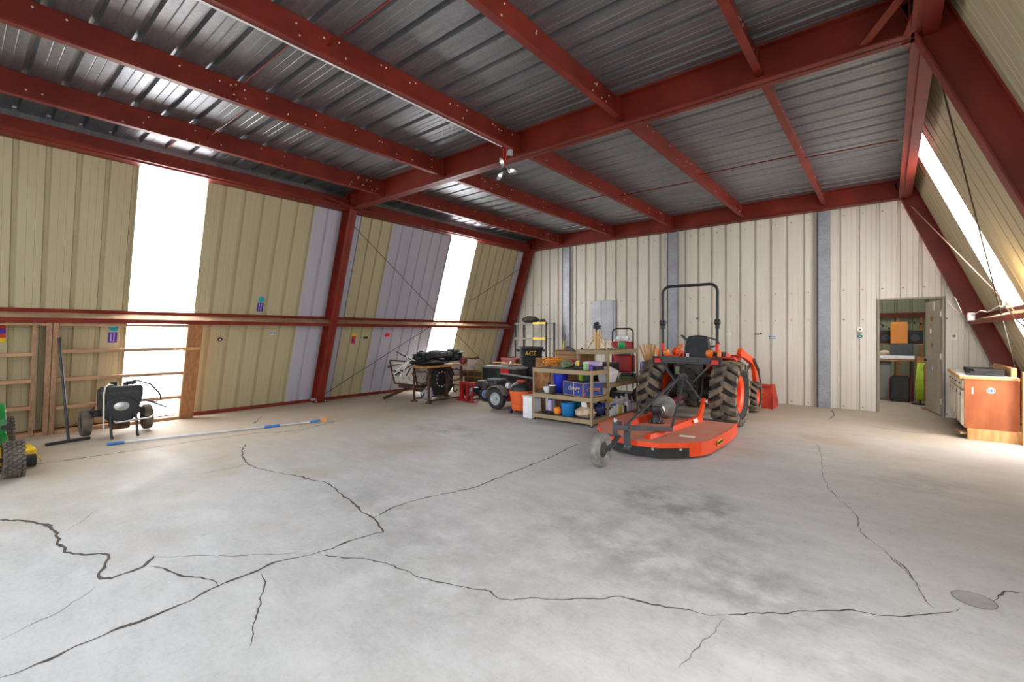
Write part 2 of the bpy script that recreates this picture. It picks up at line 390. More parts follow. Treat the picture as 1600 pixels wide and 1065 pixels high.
# ---- rolled sheet panels
PW = .872
def profile(a, b, k=.004):
    """points (t, depth) of one sheet from a to b: three box ribs that stand outward"""
    n = max(1, round((b - a) / .29)); p = (b - a) / n; out = []
    for i in range(n):
        c = a + i * p
        out += [(c, .0), (c + p * .22, 0), (c + p * .24, k), (c + p * .26, 0), (c + p * .48, 0), (c + p * .50, k), (c + p * .52, 0), (c + p * .74, 0), (c + p * .785, .044), (c + p * .91, .044), (c + p * .955, 0)]
    out.append((b, 0)); return out
def side_panel(y0, y1, side, m, parent, name='panel', z0=0, z1=None):
    z1 = z1 or (4.06 if side < 0 else 4.2)
    mb = MB(); X = XLs if side < 0 else XRs; s = SL if side < 0 else SR; k = math.cos(math.atan(s)); vs = []
    for y, d in profile(y0, y1):
        for z in (z0, z1): vs.append((X(z) + side * d * k, y, z - d * math.sin(math.atan(s)) * 1))
    n = len(vs) // 2; mb.add(vs, [(2*i, 2*i+1, 2*i+3, 2*i+2) if side > 0 else (2*i, 2*i+2, 2*i+3, 2*i+1) for i in range(n - 1)])
    return mb.build(name, m, parent, smooth=None)
def wall(name, label): return thing(name, label, 'wall', kind='structure')
wl = wall('wall_left', 'leaning side wall of tan and lavender ribbed metal sheets')
wr = wall('wall_right', 'leaning side wall of tan ribbed metal sheets beside the cabinet')
wb = wall('wall_back', 'upright ivory ribbed metal end wall with a doorway')
edges = [-.90, -.02, .85, 1.72, 2.575, 3.45, 4.33, 5.20, 6.08, 6.94, 7.80, 8.69, 9.56, 10.44, 11.2, 12.2, 13.2, 14.2, 15.2]
kinds = ['t', 't', 't', 'w', 't', 't', 'l', 't', 'l', 'l', 'w', 't', 't', 'l', 't', 'w', 't', 't']
nwin = 0
WIN = {3: 'white glowing wall panel left of the main column, behind the engine', 10: 'white glowing wall panel behind the loaded bench', 15: 'unseen glowing wall panel added to light the room beyond the doorway'}  # the panel past the doorway is unseen, added to light that room
for i, k in enumerate(kinds):
    a, b = edges[i], edges[i + 1]
    if i == 7:                                         # a lavender lap strip shows beside the column
        side_panel(5.2, 5.32, -1, 'lavender_sheet', wl); a = 5.32
    if k == 'w':
        nwin += 1; o = side_panel(a, b, -1, 'glow_panel', None, f'window_{nwin}'); tag(o, WIN[i], 'window', kind='structure')
    else: side_panel(a, b, -1, {'t': 'tan_sheet', 'l': 'lavender_sheet'}[k], wl)
er = [-.90, .0, .9, 1.8, 2.7, 3.6, 4.5, 5.4, 6.28, 7.16, 8.05, 9.05, 9.94, 10.85, 12.0, 13.1, 14.2, 15.2]
for i, (a, b) in enumerate(zip(er, er[1:])):
    if i in (2, 10, 13):
        if i == 13: side_panel(a, b, 1, 'tan_sheet', wr, 'panel', 0, 2.6)  # this far-room panel is added, out of sight, to light things there
        nwin += 1; o = side_panel(a, b, 1, 'glow_panel', None, f'window_{nwin}', 2.6 if i == 13 else 0)
        tag(o, {10: 'white glowing panel high in the right side wall above the cabinet', 2: 'white glowing panel in the right side wall, out of view', 13: 'unseen glowing panel added in the right wall to light the far room'}[i], 'window', kind='structure')
    else: side_panel(a, b, 1, 'tan_sheet', wr)
# ---- back wall, with the doorway left open
DX0, DX1, DZ = -.13, .72, 2.07
YW = 10.93
def end_panels(y, parent, m, x0, x1, door=True, w=.9):
    n = round((x1 - x0) / w); w = (x1 - x0) / n
    for i in range(n):
        pr = profile(x0 + i * w, x0 + (i + 1) * w)
        if door:
            for dx in (DX0, DX1):
                for (t0, d0), (t1, d1) in zip(pr, pr[1:]):
                    if t0 < dx < t1: pr = sorted(pr + [(dx, d0 + (d1 - d0) * (dx - t0) / (t1 - t0))]); break
        mb = MB()
        for (t0, d0), (t1, d1) in zip(pr, pr[1:]):
            zl = DZ if door and DX0 - 1e-6 <= (t0 + t1) / 2 <= DX1 else 0
            q = []
            for t in (t0, t1): q.append(max(zl, min(4.2, (t + 9.56) / SL, (1.96 - t) / SR)))
            mb.quad((t0, y + d0, zl), (t1, y + d1, zl), (t1, y + d1, q[1]), (t0, y + d0, q[0]))
        mb.build('panel', m, parent)
end_panels(YW, wb, 'ivory_sheet', -9.56, 1.96)
# roofing screws on the back wall: rows of small dark heads
mb = MB()
for z in (.06, 1.72, 2.28, 3.72):
    x = -8.9 + .11
    while x < 1.6:
        if z < (x + 9.5) / SL and z < (1.9 - x) / SR - .1 and not (DX0 - .05 < x < DX1 + .05 and z < DZ):
            for dx in (0, .0): mb.cyl((x, YW, z + rng.uniform(-.01, .01)), (x, YW - .008, z), .011, n=6)
        x += .29
tag(mb.build('screws', 'dusty_grey', wb), 'rows of small screw heads', kind='stuff')
# ---- roof sheets
ce = thing('ceiling', 'galvanised ribbed metal roof deck between red purlins', 'ceiling', kind='structure')
ye = -.95
while ye < 15.2:
    mb = MB(); vs = []
    for y, d in profile(ye, ye + .9, .0025):
        for x in (-8.72, XRs(4.2) + .1): vs.append((x, y, ZC + d * 1.15))
    n = len(vs) // 2; mb.add(vs, [(2*i, 2*i+2, 2*i+3, 2*i+1) for i in range(n - 1)]); mb.build('panel', 'galvanised', ce)
    ye += .9
MB().b2(-8.33, XLs(4.05) + .0, -.95, 15.25, 4.045, 4.055).build('closure', 'galvanised', ce); MB().b2(-8.34, -8.33, -.95, 15.25, 4.045, ZC + .04).build('closure', 'galvanised', ce)  # plates added to keep sky light from leaking in at the eave
# ---- red frames
def ibeam(root, a, b, n, depth, fw, name_web='web', tf=.014, tw=.012, inner_first=True, m='red_steel'):
    """I section along a->b; n: unit vector from the inner flange to the outer one; flanges lie along y"""
    a, b, n = Vector(a), Vector(b), Vector(n).normalized(); y = Vector((0, 1, 0))
    def slab(c0, c1, hn, hy):
        vs = [c + n * sn * hn + y * sy * hy for c in (c0, c1) for sn, sy in ((-1, -1), (1, -1), (1, 1), (-1, 1))]
        return MB().add([tuple(v) for v in vs], [(3, 2, 1, 0), (4, 5, 6, 7), (0, 1, 5, 4), (1, 2, 6, 5), (2, 3, 7, 6), (3, 0, 4, 7)])
    slab(a + n * depth / 2, b + n * depth / 2, depth / 2, tw / 2).build(name_web, m, root)
    slab(a + n * tf / 2, b + n * tf / 2, tf / 2, fw / 2).build('flange', m, root)
    slab(a + n * (depth - tf / 2), b + n * (depth - tf / 2), tf / 2, fw / 2).build('flange', m, root)
def frame(y, tagname, with_rafter=True, ctop=3.9):
    cl = thing('steel_column', f'leaning red steel column of the left wall, {tagname}', 'column', kind='structure')
    nl = Vector((-1, 0, SL)).normalized(); dl = .255
    ibeam(cl, (XLi(0), y, 0), (XLi(4.12), y, 4.12), nl, dl, .15)
    MB().b2(XLi(0) - .32, XLi(0) + .06, y - .13, y + .13, 0, .016).build('base_plate', 'red_steel', cl)
    for sy in (-.1, .1): MB().cyl((XLi(0) + .035, y + sy, .016), (XLi(0) + .035, y + sy, .045), .014, n=6).build('anchor_bolt', 'steel', cl)
    cr = thing('steel_column', f'leaning red steel column of the right wall, {tagname}', 'column', kind='structure')
    nr = Vector((1, 0, SR)).normalized()
    ibeam(cr, (XRi(0), y, 0), (XRi(4.12), y, 4.12), nr, .25, .15)
    MB().b2(XRi(0) - .06, XRi(0) + .3, y - .13, y + .13, 0, .016).build('base_plate', 'red_steel', cr)
    ra = thing('roof_rafter', f'wide red steel rafter spanning the roof, {tagname}', 'rafter', kind='structure')
    ibeam(ra, (XLi(3.85), y, 3.85), (XRi(3.85), y, 3.85), (0, 0, 1), ZC - 3.85, .16)
    for x in (XLi(3.85) + .03, XRi(3.85) - .03): MB().b2(x - .008, x + .008, y - .078, y + .078, 3.86, ZC - .02).build('stiffener', 'red_steel', ra)
frame(YF, 'behind the camera'); frame(YM, 'middle frame of the hall'); frame(YB, 'standing against the ivory end wall')
# knee braces at the corners of the middle frame
def angle_bar(mb, a, b, w=.05):
    mb.bar(a, b, w, .006); A, l = fr(a, b); mb.box((w / 2, w / 2, l / 2), (.006, w, l), A)
for sx, tx in ((XRi(3.85), 'right'), (XLi(3.85), 'left')):
    kb = thing('flange_brace', f'pair of short red angle braces at the {tx} end of the middle rafter', 'brace', kind='structure'); q = -1 if tx == 'right' else 1
    for s in (-1, 1):
        mb = MB(); angle_bar(mb, (sx + q * .05, YM + s * .05, 3.84), (sx - q * .1, YM + s * .75, 4.0)); mb.build('brace', 'red_steel', kb)
    if tx == 'right':
        mb = MB(); angle_bar(mb, (sx - .32, YM - .09, 3.87), (sx + .12, YM - .62, 4.12), .07); mb.build('brace', 'red_steel', kb)
# purlins: Z sections, bottom lip to the left; bolts in the web, their glint painted white
PX = [-7.05, -5.46, -3.94, -2.43, -.99]
ORD = ['first', 'second', 'third', 'fourth', 'fifth']
def purlin(x, y0, y1, label, zb=3.92):
    p = thing('roof_purlin', label, 'purlin', (x, (y0 + y1) / 2, zb), kind='structure'); L = (y1 - y0) / 2; hz = ZC - zb - .004
    MB().b2(0, .008, -L, L, .008, hz - .008).build('web', 'red_steel', p)
    MB().b2(0, .071, -L, L, 0, .008).build('flange', 'red_steel', p)
    MB().b2(.065, .071, -L, L, .008, .024).build('lip', 'red_steel', p)
    MB().b2(-.064, .008, -L, L, hz - .008, hz).build('flange', 'red_steel', p)
    mb = MB(); r = random.Random(int(x * 100 + y0 * 10))
    for _ in range(30):
        y = r.choice([L - .4, r.uniform(-L, L), r.uniform(-L, L), r.uniform(-L, L)]) + r.uniform(-.35, .35); z = r.choice([.05, .1, .19, .215])
        if abs(y) < L: mb.cyl((.008, y, z), (.014, y, z), .0085, n=6)
    tag(mb.build('bolts', 'white_paint', p), 'small bolt heads along the web, their glint painted white', kind='stuff')
    MB().b2(.008, .03, -L - .004, -L + .05, .02, hz - .01).build('clip', 'red_steel', p); MB().b2(.008, .03, L - .05, L + .004, .02, hz - .01).build('clip', 'red_steel', p)
for i, x in enumerate(PX):
    purlin(x, YF + .012, YM - .012, f'red steel roof purlin of the near bay, {ORD[i]} from the left wall')
    purlin(x, YM + .012, YB - .012, f'red steel roof purlin of the far bay, {ORD[i]} from the left wall')
for y0, y1, bay in ((YF + .01, YM - .01, 'near'), (YM + .01, YB - .01, 'far')):
    for side, X, lab in ((-1, XLi, 'left'), (1, XRi, 'right')):
        x = X(3.85); e = thing('eave_strut', f'red steel eave strut along the {lab} wall, {bay} bay', 'eave strut', kind='structure')
        MB().b2(x + side * .05, x + side * .06, y0, y1, 3.86, ZC - .01 if side > 0 else 4.04).build('web', 'red_steel', e)
        MB().b2(x - side * .02, x + side * .06, y0, y1, 3.85, 3.86).build('flange', 'red_steel', e)
        MB().b2(x - side * .02, x - side * .013, y0, y1, 3.86, 3.885).build('lip', 'red_steel', e)
        MB().b2(x + side * .05, x + side * (.25 if side < 0 else .15), y0, y1, 3.83, 3.852).build('soffit', 'red_steel', e)
# sag rods between the purlins
xs = [XLi(3.9) + .05] + [p + .004 for p in PX] + [XRi(3.9) - .04]
for bay, y in (('near', 2.05), ('far', 7.9)):
    for i, (a, b) in enumerate(zip(xs, xs[1:])):
        d = .12 if i % 2 else -.12
        o = MB().tube([(a, y + d, 4.06), (a + .08, y + d, 4.05), (b - .08, y + d, 4.04), (b, y + d, 4.03)], .009, 6).build('sag_rod', 'red_steel'); tag(o, f'thin red sag rod of the {bay} bay, in the {ORD[i] if i < 5 else "sixth"} gap from the left wall', 'rod', kind='structure')
# wall girts: Z sections square to the leaning wall
def girt(side, y0, y1, label, z=1.6):
    g = thing('wall_girt', label, 'girt', kind='structure')
    Xi, Xs = (XLi, XLs) if side < 0 else (XRi, XRs)
    xi, xo = Xi(z + .05), Xs(z + .13) - side * .005; w = .055
    def strip(name, a, b, m='red_steel', t=.004):
        (x0, z0), (x1, z1) = a, b; d = Vector((x1 - x0, 0, z1 - z0)).normalized(); n = Vector((-d.z, 0, d.x)) * t
        vs = [(x0 - n.x, y, z0 - n.z) for y in (y0, y1)] + [(x1 - n.x, y, z1 - n.z) for y in (y0, y1)] + [(x0 + n.x, y, z0 + n.z) for y in (y0, y1)] + [(x1 + n.x, y, z1 + n.z) for y in (y0, y1)]
        MB().add(vs, [(0, 1, 3, 2), (4, 6, 7, 5), (0, 4, 5, 1), (2, 3, 7, 6), (0, 2, 6, 4), (1, 5, 7, 3)]).build(name, m, g)
    strip('web', (xi, z + .055), (xo, z + .135)); strip('dust', (xi + side * .01, z + .0655), (xo - side * .012, z + .142), 'red_steel_dusty', .002)
    strip('flange', (Xi(z), z), (xi, z + .058)); strip('flange', (xo, z + .13), (Xs(z + .195) - side * .006, z + .195))
for y0, y1, bay in ((YF + .01, YM - .01, 'near bay'), (YM + .01, YB - .01, 'far bay')):
    girt(-1, y0, y1, f'red steel girt along the left wall, {bay}'); girt(1, y0, y1, f'red steel girt along the right wall, {bay}', 1.6)
# base angle along the left wall
for y0, y1, bay in ((YF, YM - .1, 'near'), (YM + .1, YB - .1, 'far')):
    mb = MB(); mb.b2(XLs(0) + .003, XLs(0) + .07, y0, y1, 0, .006); mb.b2(XLs(0) - .0 + .003, XLs(0) + .02, y0, y1, .006, .06)
    tag(mb.build('trim_' + ('1' if bay == 'near' else '2'), 'red_steel'), f'dark red base angle at the foot of the left wall, {bay} bay', 'base trim', kind='structure')
# galvanised posts of the end wall
for x, w_, lab in ((-6.94, .23, 'nearest the left wall'), (-3.97, .24, 'behind the orange tractor'), (-.99, .22, 'nearest the doorway')):
    p = thing('wall_post', f'galvanised steel wall post on the end wall, {lab}', 'post', (x, YW, 0), kind='structure')
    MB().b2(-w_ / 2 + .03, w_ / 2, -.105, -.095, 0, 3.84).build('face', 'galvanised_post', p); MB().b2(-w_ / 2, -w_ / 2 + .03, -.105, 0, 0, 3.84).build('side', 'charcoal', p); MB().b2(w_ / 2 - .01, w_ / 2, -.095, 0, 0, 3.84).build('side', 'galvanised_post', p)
# bracing cables
def cable(a, b, r, m, label):
    o = MB().tube([a, Vector(a).lerp(Vector(b), .5) - Vector((0, 0, .01)), b], r, 6).build('brace_cable', m); tag(o, label, 'cable', kind='structure')
o9 = -.09
def XLc(z): return -9.36 + SL * z
def XRc(z): return 1.76 - SR * z
cable((XLc(3.58), YM + .1, 3.58), (XLc(.2), YB - .2, .2), .007, 'wire_dark', 'thin brace cable falling across the left wall from the middle column')
cable((XLc(.15), YM + .08, .15), (XLc(3.4), YB - .15, 3.4), .007, 'wire_dark', 'thin brace cable rising across the left wall behind the bench')
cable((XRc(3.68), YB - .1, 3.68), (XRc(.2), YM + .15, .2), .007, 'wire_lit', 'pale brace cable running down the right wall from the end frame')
cable((XRc(3.6), YM + .35, 3.6), (XRc(.3), YB - .2, .3), .007, 'wire_dark', 'dark brace cable crossing the right wall in front of the glowing panel')
# timber framing on the left wall below the girt
tf = thing('timber_framing', 'rough timber studs and rails nailed below the left girt', 'framing', kind='structure')
def XLt(z): return -9.30 + SL * z
def stud(y0, y1, m='wood_stud', d=.16, z1=1.6):
    vs = [(XLt(z) - k, y, z) for z in (0.0, z1) for k in (0, d) for y in (y0, y1)]
    MB().add(vs, [(0, 2, 3, 1), (4, 5, 7, 6), (0, 1, 5, 4), (2, 6, 7, 3), (0, 4, 6, 2), (1, 3, 7, 5)]).build('stud', m, tf)
def rail(y0, y1, z, h=.045, d=.17, x=0): MB().b2(XLt(z) - d + x, XLt(z) - .01 + x, y0, y1, z - h / 2, z + h / 2).build('rail', 'wood_rail', tf)
stud(.83, .885); stud(.892, .945); stud(.70, .735); stud(2.47, 2.66, 'ply_stud', .05); stud(2.45, 2.47, 'wood_stud')
stud(-.5, -.44)
for z in (.42, .80, 1.17): rail(-.44, .70, z)
for z in (.39, .80, 1.20): rail(.95, 2.48, z)
rail(-.5, .83, .025, .05); rail(.95, 2.66, .025, .05); rail(-.5, .83, 1.575, .035); rail(.95, 2.66, 1.575, .035)
MB().b2(XLt(1.2) - .03, XLt(1.2) + .03, 2.3, 2.68, 1.18, 1.225).build('rail', 'wood_light', tf)
# ---- the room behind the doorway
b2 = wall('wall_far', 'greenish ribbed metal wall of the room beyond the doorway'); end_panels(15.2, b2, 'green_sheet', -9.56, 1.96, False)
gb = thing('wall_girt', 'red steel girt across the far wall seen through the doorway', 'girt', kind='structure'); MB().b2(-3, 1.1, 15.0, 15.19, 1.86, 1.87).build('web', 'red_steel', gb); MB().b2(-3, 1.1, 14.99, 15.0, 1.86, 1.97).build('flange', 'red_steel', gb)
for x, lab in ((.18, 'left'), (.62, 'right')): tag(MB().b2(x - .03, x + .03, 15.05, 15.14, 0.3, 1.86).build('wood_stud', 'wood_board'), f'{lab} brown wooden stud below the far girt', 'stud', kind='structure')
df = thing('door_1', 'narrow taupe metal frame around the doorway', 'door', kind='structure')
MB().b2(DX0 - .03, DX0, YW - .012, YW + .12, 0, DZ + .03).build('jamb', 'door_taupe', df); MB().b2(DX1, DX1 + .03, YW - .012, YW + .12, 0, DZ + .03).build('jamb', 'door_taupe', df); MB().b2(DX0 - .0, DX1, YW - .012, YW + .12, DZ, DZ + .03).build('head', 'door_taupe', df)
# outside ground in front of the open end
tag(MB().b2(-60, 60, -80, 80, -.4, -.125).build('ground', 'ground'), 'bare ground outside the hall', 'ground', kind='structure')

# ================================================================ WHEELS
AX = Matrix.Rotation(R_(90), 4, 'Y')            # lathe axis z -> x
def tyre_mb(Rr, Wd, rim, n=40, round_=.35):
    h = Wd / 2; k = (Rr - rim)
    prof = [(rim, -h * .75), (rim + k * .35, -h), (rim + k * .72, -h * .97), (Rr - k * .08, -h * .8), (Rr, -h * .45), (Rr, h * .45), (Rr - k * .08, h * .8), (rim + k * .72, h * .97), (rim + k * .35, h), (rim, h * .75), (rim - .012, h * .6), (rim - .012, -h * .6)]
    return MB(AX).ring(prof, n=n)
def lugs(mb, Rr, Wd, n, hgt, sweep=.55, thick=.16, over=.12):
    """chevron bars on the tread; steps across half the width"""
    for s in (-1, 1):
        for i in range(n):
            t0 = 2 * math.pi * (i + (.5 if s > 0 else 0)) / n; vs = []; K = 5
            for j in range(K + 1):
                u = j / K; z = s * (-over + u * (1.02 + over)) * Wd / 2; th = t0 + sweep * (u ** .8) * 2 * math.pi / n * 2
                drop = 0 if u < .6 else (u - .6) / .4
                ro = Rr + hgt * (1 - .55 * drop); ri = Rr - .03 - .05 * drop; d = thick * math.pi / n * (1 + .25 * u)
                for r, a in ((ri, th - d * 1.25), (ro, th - d), (ro, th + d), (ri, th + d * 1.25)): vs.append((r * math.cos(a), r * math.sin(a), z))
            fs = [(0, 1, 2, 3), tuple(4 * K + q for q in (3, 2, 1, 0))]
            for j in range(K):
                a = 4 * j; fs += [(a, a + 4, a + 5, a + 1), (a + 1, a + 5, a + 6, a + 2), (a + 2, a + 6, a + 7, a + 3)]
            mb.add(vs, fs)
    return mb
def rim_mb(rim, Wd, dish=.35, face=1, n=28):
    h = Wd / 2; f = face
    pr = [(rim, -h * .72), (rim + .008, -h * .6), (rim, -h * .5), (rim - .01, h * .3), (rim, h * .72), (rim + .012, h * .78), (rim - .012, h * .74), (rim * .82, h * .55), (rim * .78, h * dish), (rim * .5, h * (dish + .1)), (rim * .28, h * (dish + .12)), (rim * .25, h * (dish + .3)), (0, h * (dish + .3))]
    return MB(AX @ (Matrix.Identity(4) if f > 0 else Matrix.Rotation(math.pi, 4, 'X'))).lathe(pr, n=n)

# ================================================================ TRACTOR
T = thing('tractor', 'orange compact tractor with front loader and black roll bar', 'tractor', (-2.5, 7.76, 0))
for s in (1, -1):
    w = rim_mb(.285, .36, .1, s).build('rear_wheel', 'tractor_orange', T, (s * .575, 0, .51), smooth=35)
    tyre_mb(.468, .36, .285, 48).build('tyre', 'black_rubber', w, smooth=30); lugs(MB(AX), .468, .365, 17, .046, .34, .46).build('tread', 'lug_rubber', w, smooth=30)
    w = rim_mb(.165, .22, .1, s).build('front_wheel', 'tractor_orange', T, (s * .545, 1.68, .287), smooth=35)
    tyre_mb(.262, .22, .165, 36).build('tyre', 'black_rubber', w, smooth=30); lugs(MB(AX), .262, .222, 14, .026, .4, .44).build('tread', 'lug_rubber', w, smooth=30)
    # fender: arch over the inner half of the rear tyre
    vs = []; 
    for i in range(11):
        a = R_(150 - i * 5.5); r = .575; y = math.cos(a) * r; z = .51 + math.sin(a) * r
        y = -y; vs += [(s * .24, y, z), (s * .62, y, z), (s * .62, y, z - .03), (s * .24, y, z - .03)]
    MB().add(vs, [f for i in range(10) for f in ((4*i, 4*i+1, 4*i+5, 4*i+4), (4*i+1, 4*i+2, 4*i+6, 4*i+5), (4*i+2, 4*i+3, 4*i+7, 4*i+6), (4*i+3, 4*i, 4*i+4, 4*i+7))] + [(0, 3, 2, 1), (40, 41, 42, 43)]).build('fender', 'tractor_orange', T, smooth=40)
    mb = MB(); mb.prism([(-.05, .86), (-.08, 1.03), (.1, 1.08), (.42, .98), (.48, .8)], s * .225, s * .24, Matrix(((0, 0, 1, 0), (1, 0, 0, 0), (0, 1, 0, 0), (0, 0, 0, 1)))); mb.build('fender_side', 'tractor_orange', T)
    MB().b2(s * .36, s * .54, -.36, -.30, .955, 1.075).build('tail_light_box', 'black_plastic', T, bevel=.006)
    MB().b2(s * .375, s * .5, -.37, -.36, .975, 1.045).build('tail_light', 'bright_red', T, bevel=.004)
    MB(TR((s * .34, -.27, 1.14))).lathe([(0, -.055), (.04, -.05), (.055, -.02), (.055, .02), (.04, .05), (0, .055)], n=14).build('turn_signal', 'amber', T, smooth=40)
    MB().b2(s * .46, s * .51, -.29, -.25, 1.09, 1.2).build('side_reflector', 'amber', T, bevel=.006)
    # grey struts under the cross bar
    MB().bar((s * .40, -.34, 1.0), (s * .14, -.40, .70), .055, .03).build('support_strut', 'charcoal', T, bevel=.004)
    # three point hitch arms
    MB().bar((s * .22, .1, .42), (s * .30, -.82, .44), .05, .03).build('lower_link', 'black_metal', T, bevel=.004)
    MB().tube([(s * .2, -.12, .78), (s * .26, -.35, .62), (s * .28, -.5, .45)], .018, 8).build('lift_rod', 'dark_grime', T, smooth=40)
# roll bar
bar = [(-.43, 0, 1.02), (-.43, 0, 1.3), (-.435, 0, 1.65), (-.435, 0, 2.08)] + arc((-.315, 0, 2.11), .12, 180, 90, 6) + arc((.315, 0, 2.11), .12, 90, 0, 6) + [(.435, 0, 2.08), (.435, 0, 1.65), (.43, 0, 1.3), (.43, 0, 1.02)]
MB(TR((0, -.18, 0))).tube(bar, .024, 10).build('roll_bar', 'black_metal', T, smooth=50)
for s in (1, -1):
    mb = MB(TR((s * .435, -.18, 1.63))); mb.cyl((-.035, 0, 0), (.035, 0, 0), .05, n=14); mb.box((0, 0, -.05), (.05, .06, .1)); mb.cyl((0, -.05, .03), (0, .05, .03), .02, n=8); mb.build('roll_bar_hinge', 'black_plastic', T, smooth=40)
    MB().tube([(s * .431, -.18, 1.16), (s * .431, -.18, 1.29)], .028, 10).build('red_band', 'bright_red', T, smooth=50)
mb = MB(); mb.b2(-.40, .40, -.37, -.32, .97, 1.08); mb.b2(-.2, .2, -.385, -.37, 1.0, 1.05); mb.build('cross_bar', 'charcoal', T, bevel=.006)
# seat
mb = MB(TR((.03, .12, 0)))
def shell(pts, y0, y1): 
    n = len(pts); return [(x, y0 + (z - 1.0) * .16, z) for x, z in pts] + [(x, y1 + (z - 1.0) * .16, z) for x, z in pts], [tuple(range(n)), tuple(reversed(range(n, 2 * n)))] + [(i, n + i, n + (i + 1) % n, (i + 1) % n) for i in range(n)]
outl = [(-.2, 1.04), (-.2, 1.2), (-.175, 1.36), (-.14, 1.41), (0, 1.425), (.14, 1.41), (.175, 1.36), (.2, 1.2), (.2, 1.04)]
vs, fs = shell(outl, -.06, .04); mb.add(vs, fs); mb.build('seat_back', 'black_plastic', T, bevel=.02, seg=3, smooth=40)
MB(TR((.03, .35, .97))).box((0, 0, 0), (.42, .42, .12)).build('seat_cushion', 'black_plastic', T, bevel=.03, seg=3, smooth=40)
MB(TR((-.1, .045, 1.09))).box((0, 0, 0), (.05, .006, .06)).build('seat_label', 'paper', T)
# steering wheel and dash
MB(TR((.02, .78, 1.3), 0, R_(-28))).ring([(.17 + .014 * math.cos(a), .014 * math.sin(a)) for a in [k * math.pi / 3 for k in range(6)]], n=28).build('steering_wheel', 'black_plastic', T, smooth=60)
mb = MB(); mb.cyl((.02, .95, .95), (.02, .78, 1.3), .025); mb.b2(-.2, .24, .88, 1.1, .75, 1.12); mb.build('dashboard', 'black_plastic', T, bevel=.01)
# hood
prof = [(-.24, .55), (-.25, .95), (-.19, 1.07), (0, 1.11), (.19, 1.07), (.25, .95), (.24, .55)]
vs = []
for y, k, dz in ((1.0, 1, .03), (1.4, .98, .02), (1.8, .92, -.04), (1.98, .84, -.12), (2.02, .7, -.2)):
    vs += [(x * k, y, (z - .55) * (1 + dz / .55) + .55) for x, z in prof]
n = len(prof); fs = [(j*n+i, j*n+i+1, (j+1)*n+i+1, (j+1)*n+i) for j in range(4) for i in range(n-1)] + [tuple(range(n)), tuple(4*n+i for i in reversed(range(n)))] + [(j*n, (j+1)*n, (j+1)*n+n-1, j*n+n-1) for j in range(4)]
MB().add(vs, fs).build('hood', 'tractor_orange', T, smooth=30)
# drive train
mb = MB(); mb.b2(-.17, .17, -.28, .9, .38, .72); mb.b2(-.2, .2, -.1, .1, .4, .62); mb.cyl((-.42, 0, .51), (.42, 0, .51), .085, n=16); mb.b2(-.14, .14, .9, 2.0, .32, .6); mb.b2(-.5, .5, 1.64, 1.72, .26, .32)
mb.b2(-.12, .12, -.36, -.26, .55, .8); mb.cyl((0, -.28, .47), (0, -.36, .47), .05, n=12); mb.b2(-.2, .2, -.3, -.1, .8, .95); mb.cyl((-.26, -.12, .78), (.26, -.12, .78), .03, n=10)
for k in range(8): x = -.16 + .045 * k; mb.cyl((x, -.30, .60 + .03 * (k % 3)), (x, -.38, .60 + .03 * (k % 3)), .014, n=8)
mb.build('transmission', 'dark_grime', T, bevel=.01)
for k, (x0, x1, zz) in enumerate(((-.1, .1, .9), (.08, -.02, .86), (-.16, .05, .8), (.15, .2, .82))):
    MB().tube([(x0, -.25, zz), (x0 * .6, -.36, zz + .05), (x1 * .9, -.4, zz - .08), (x1, -.34, zz - .22)], .011, 7).build('hydraulic_hose', 'black_rubber', T, smooth=50)
MB(TR((-.13, -.33, .86))).box((0, 0, 0), (.06, .03, .12), rx=.2).build('lever_guard', 'sage', T)
MB().bar((-.30, .35, 1.42), (-.06, .12, 1.27), .055, .02).build('side_lever', 'dark_green', T, bevel=.006)
mb = MB(); mb.tube([(-.3, .25, 1.0), (-.28, .2, 1.22)], .012, 6); mb.b2(-.3, -.24, .16, .24, 1.2, 1.28); mb.build('control_lever', 'amber', T)
MB().b2(-.42, .42, .15, .85, .5, .53).build('floor_plate', 'black_metal', T)
# loader
for s in (1, -1):
    mb = MB(Matrix.Translation((s * .55, 0, 0)) @ Matrix(((0, 0, 1, 0), (1, 0, 0, 0), (0, 1, 0, 0), (0, 0, 0, 1))))
    mb.prism([(.62, 1.12), (.75, 1.2), (1.0, 1.13), (1.62, 1.0), (1.86, .84), (1.93, .62), (2.2, .24), (2.28, .16), (2.2, .1), (2.06, .22), (1.8, .58), (1.7, .78), (1.5, .9), (.95, 1.03), (.68, 1.06)], -.035, .035)
    mb.build('loader_arm', 'tractor_orange', T, bevel=.006)
    mb = MB(); mb.b2(s * .40, s * .50, .72, .98, .5, 1.08); mb.b2(s * .15, s * .5, .8, .95, .45, .55); mb.build('loader_tower', 'bucket_orange', T, bevel=.008)
    mb = MB(); mb.cyl((s * .55, .85, .72), (s * .55, 1.35, .85), .03); mb.cyl((s * .55, 1.35, .85), (s * .55, 1.55, .91), .016); mb.build('loader_cylinder', 'black_metal', T, smooth=40)
    mb = MB(); mb.cyl((s * .60, 1.5, .98), (s * .60, 1.9, .76), .026); mb.cyl((s * .60, 1.9, .76), (s * .60, 2.2, .36), .015); mb.build('bucket_cylinder', 'charcoal', T, smooth=40)
bx = [(2.24, .0), (2.22, .30), (2.26, .47), (2.30, .47), (2.27, .3), (2.3, .06), (2.36, .025), (2.78, .02), (2.78, .0)]
PYZ = Matrix(((0, 0, 1, 0), (1, 0, 0, 0), (0, 1, 0, 0), (0, 0, 0, 1)))
bk = MB(PYZ).prism(bx, -.80, .775).build('bucket', 'bucket_orange', T)
for x0, x1 in ((-.81, -.80), (.775, .785)): MB(PYZ).prism([(2.22, 0), (2.22, .3), (2.26, .475), (2.42, .47), (2.78, .1), (2.78, 0)], x0, x1).build('end_plate', 'bucket_orange', bk)
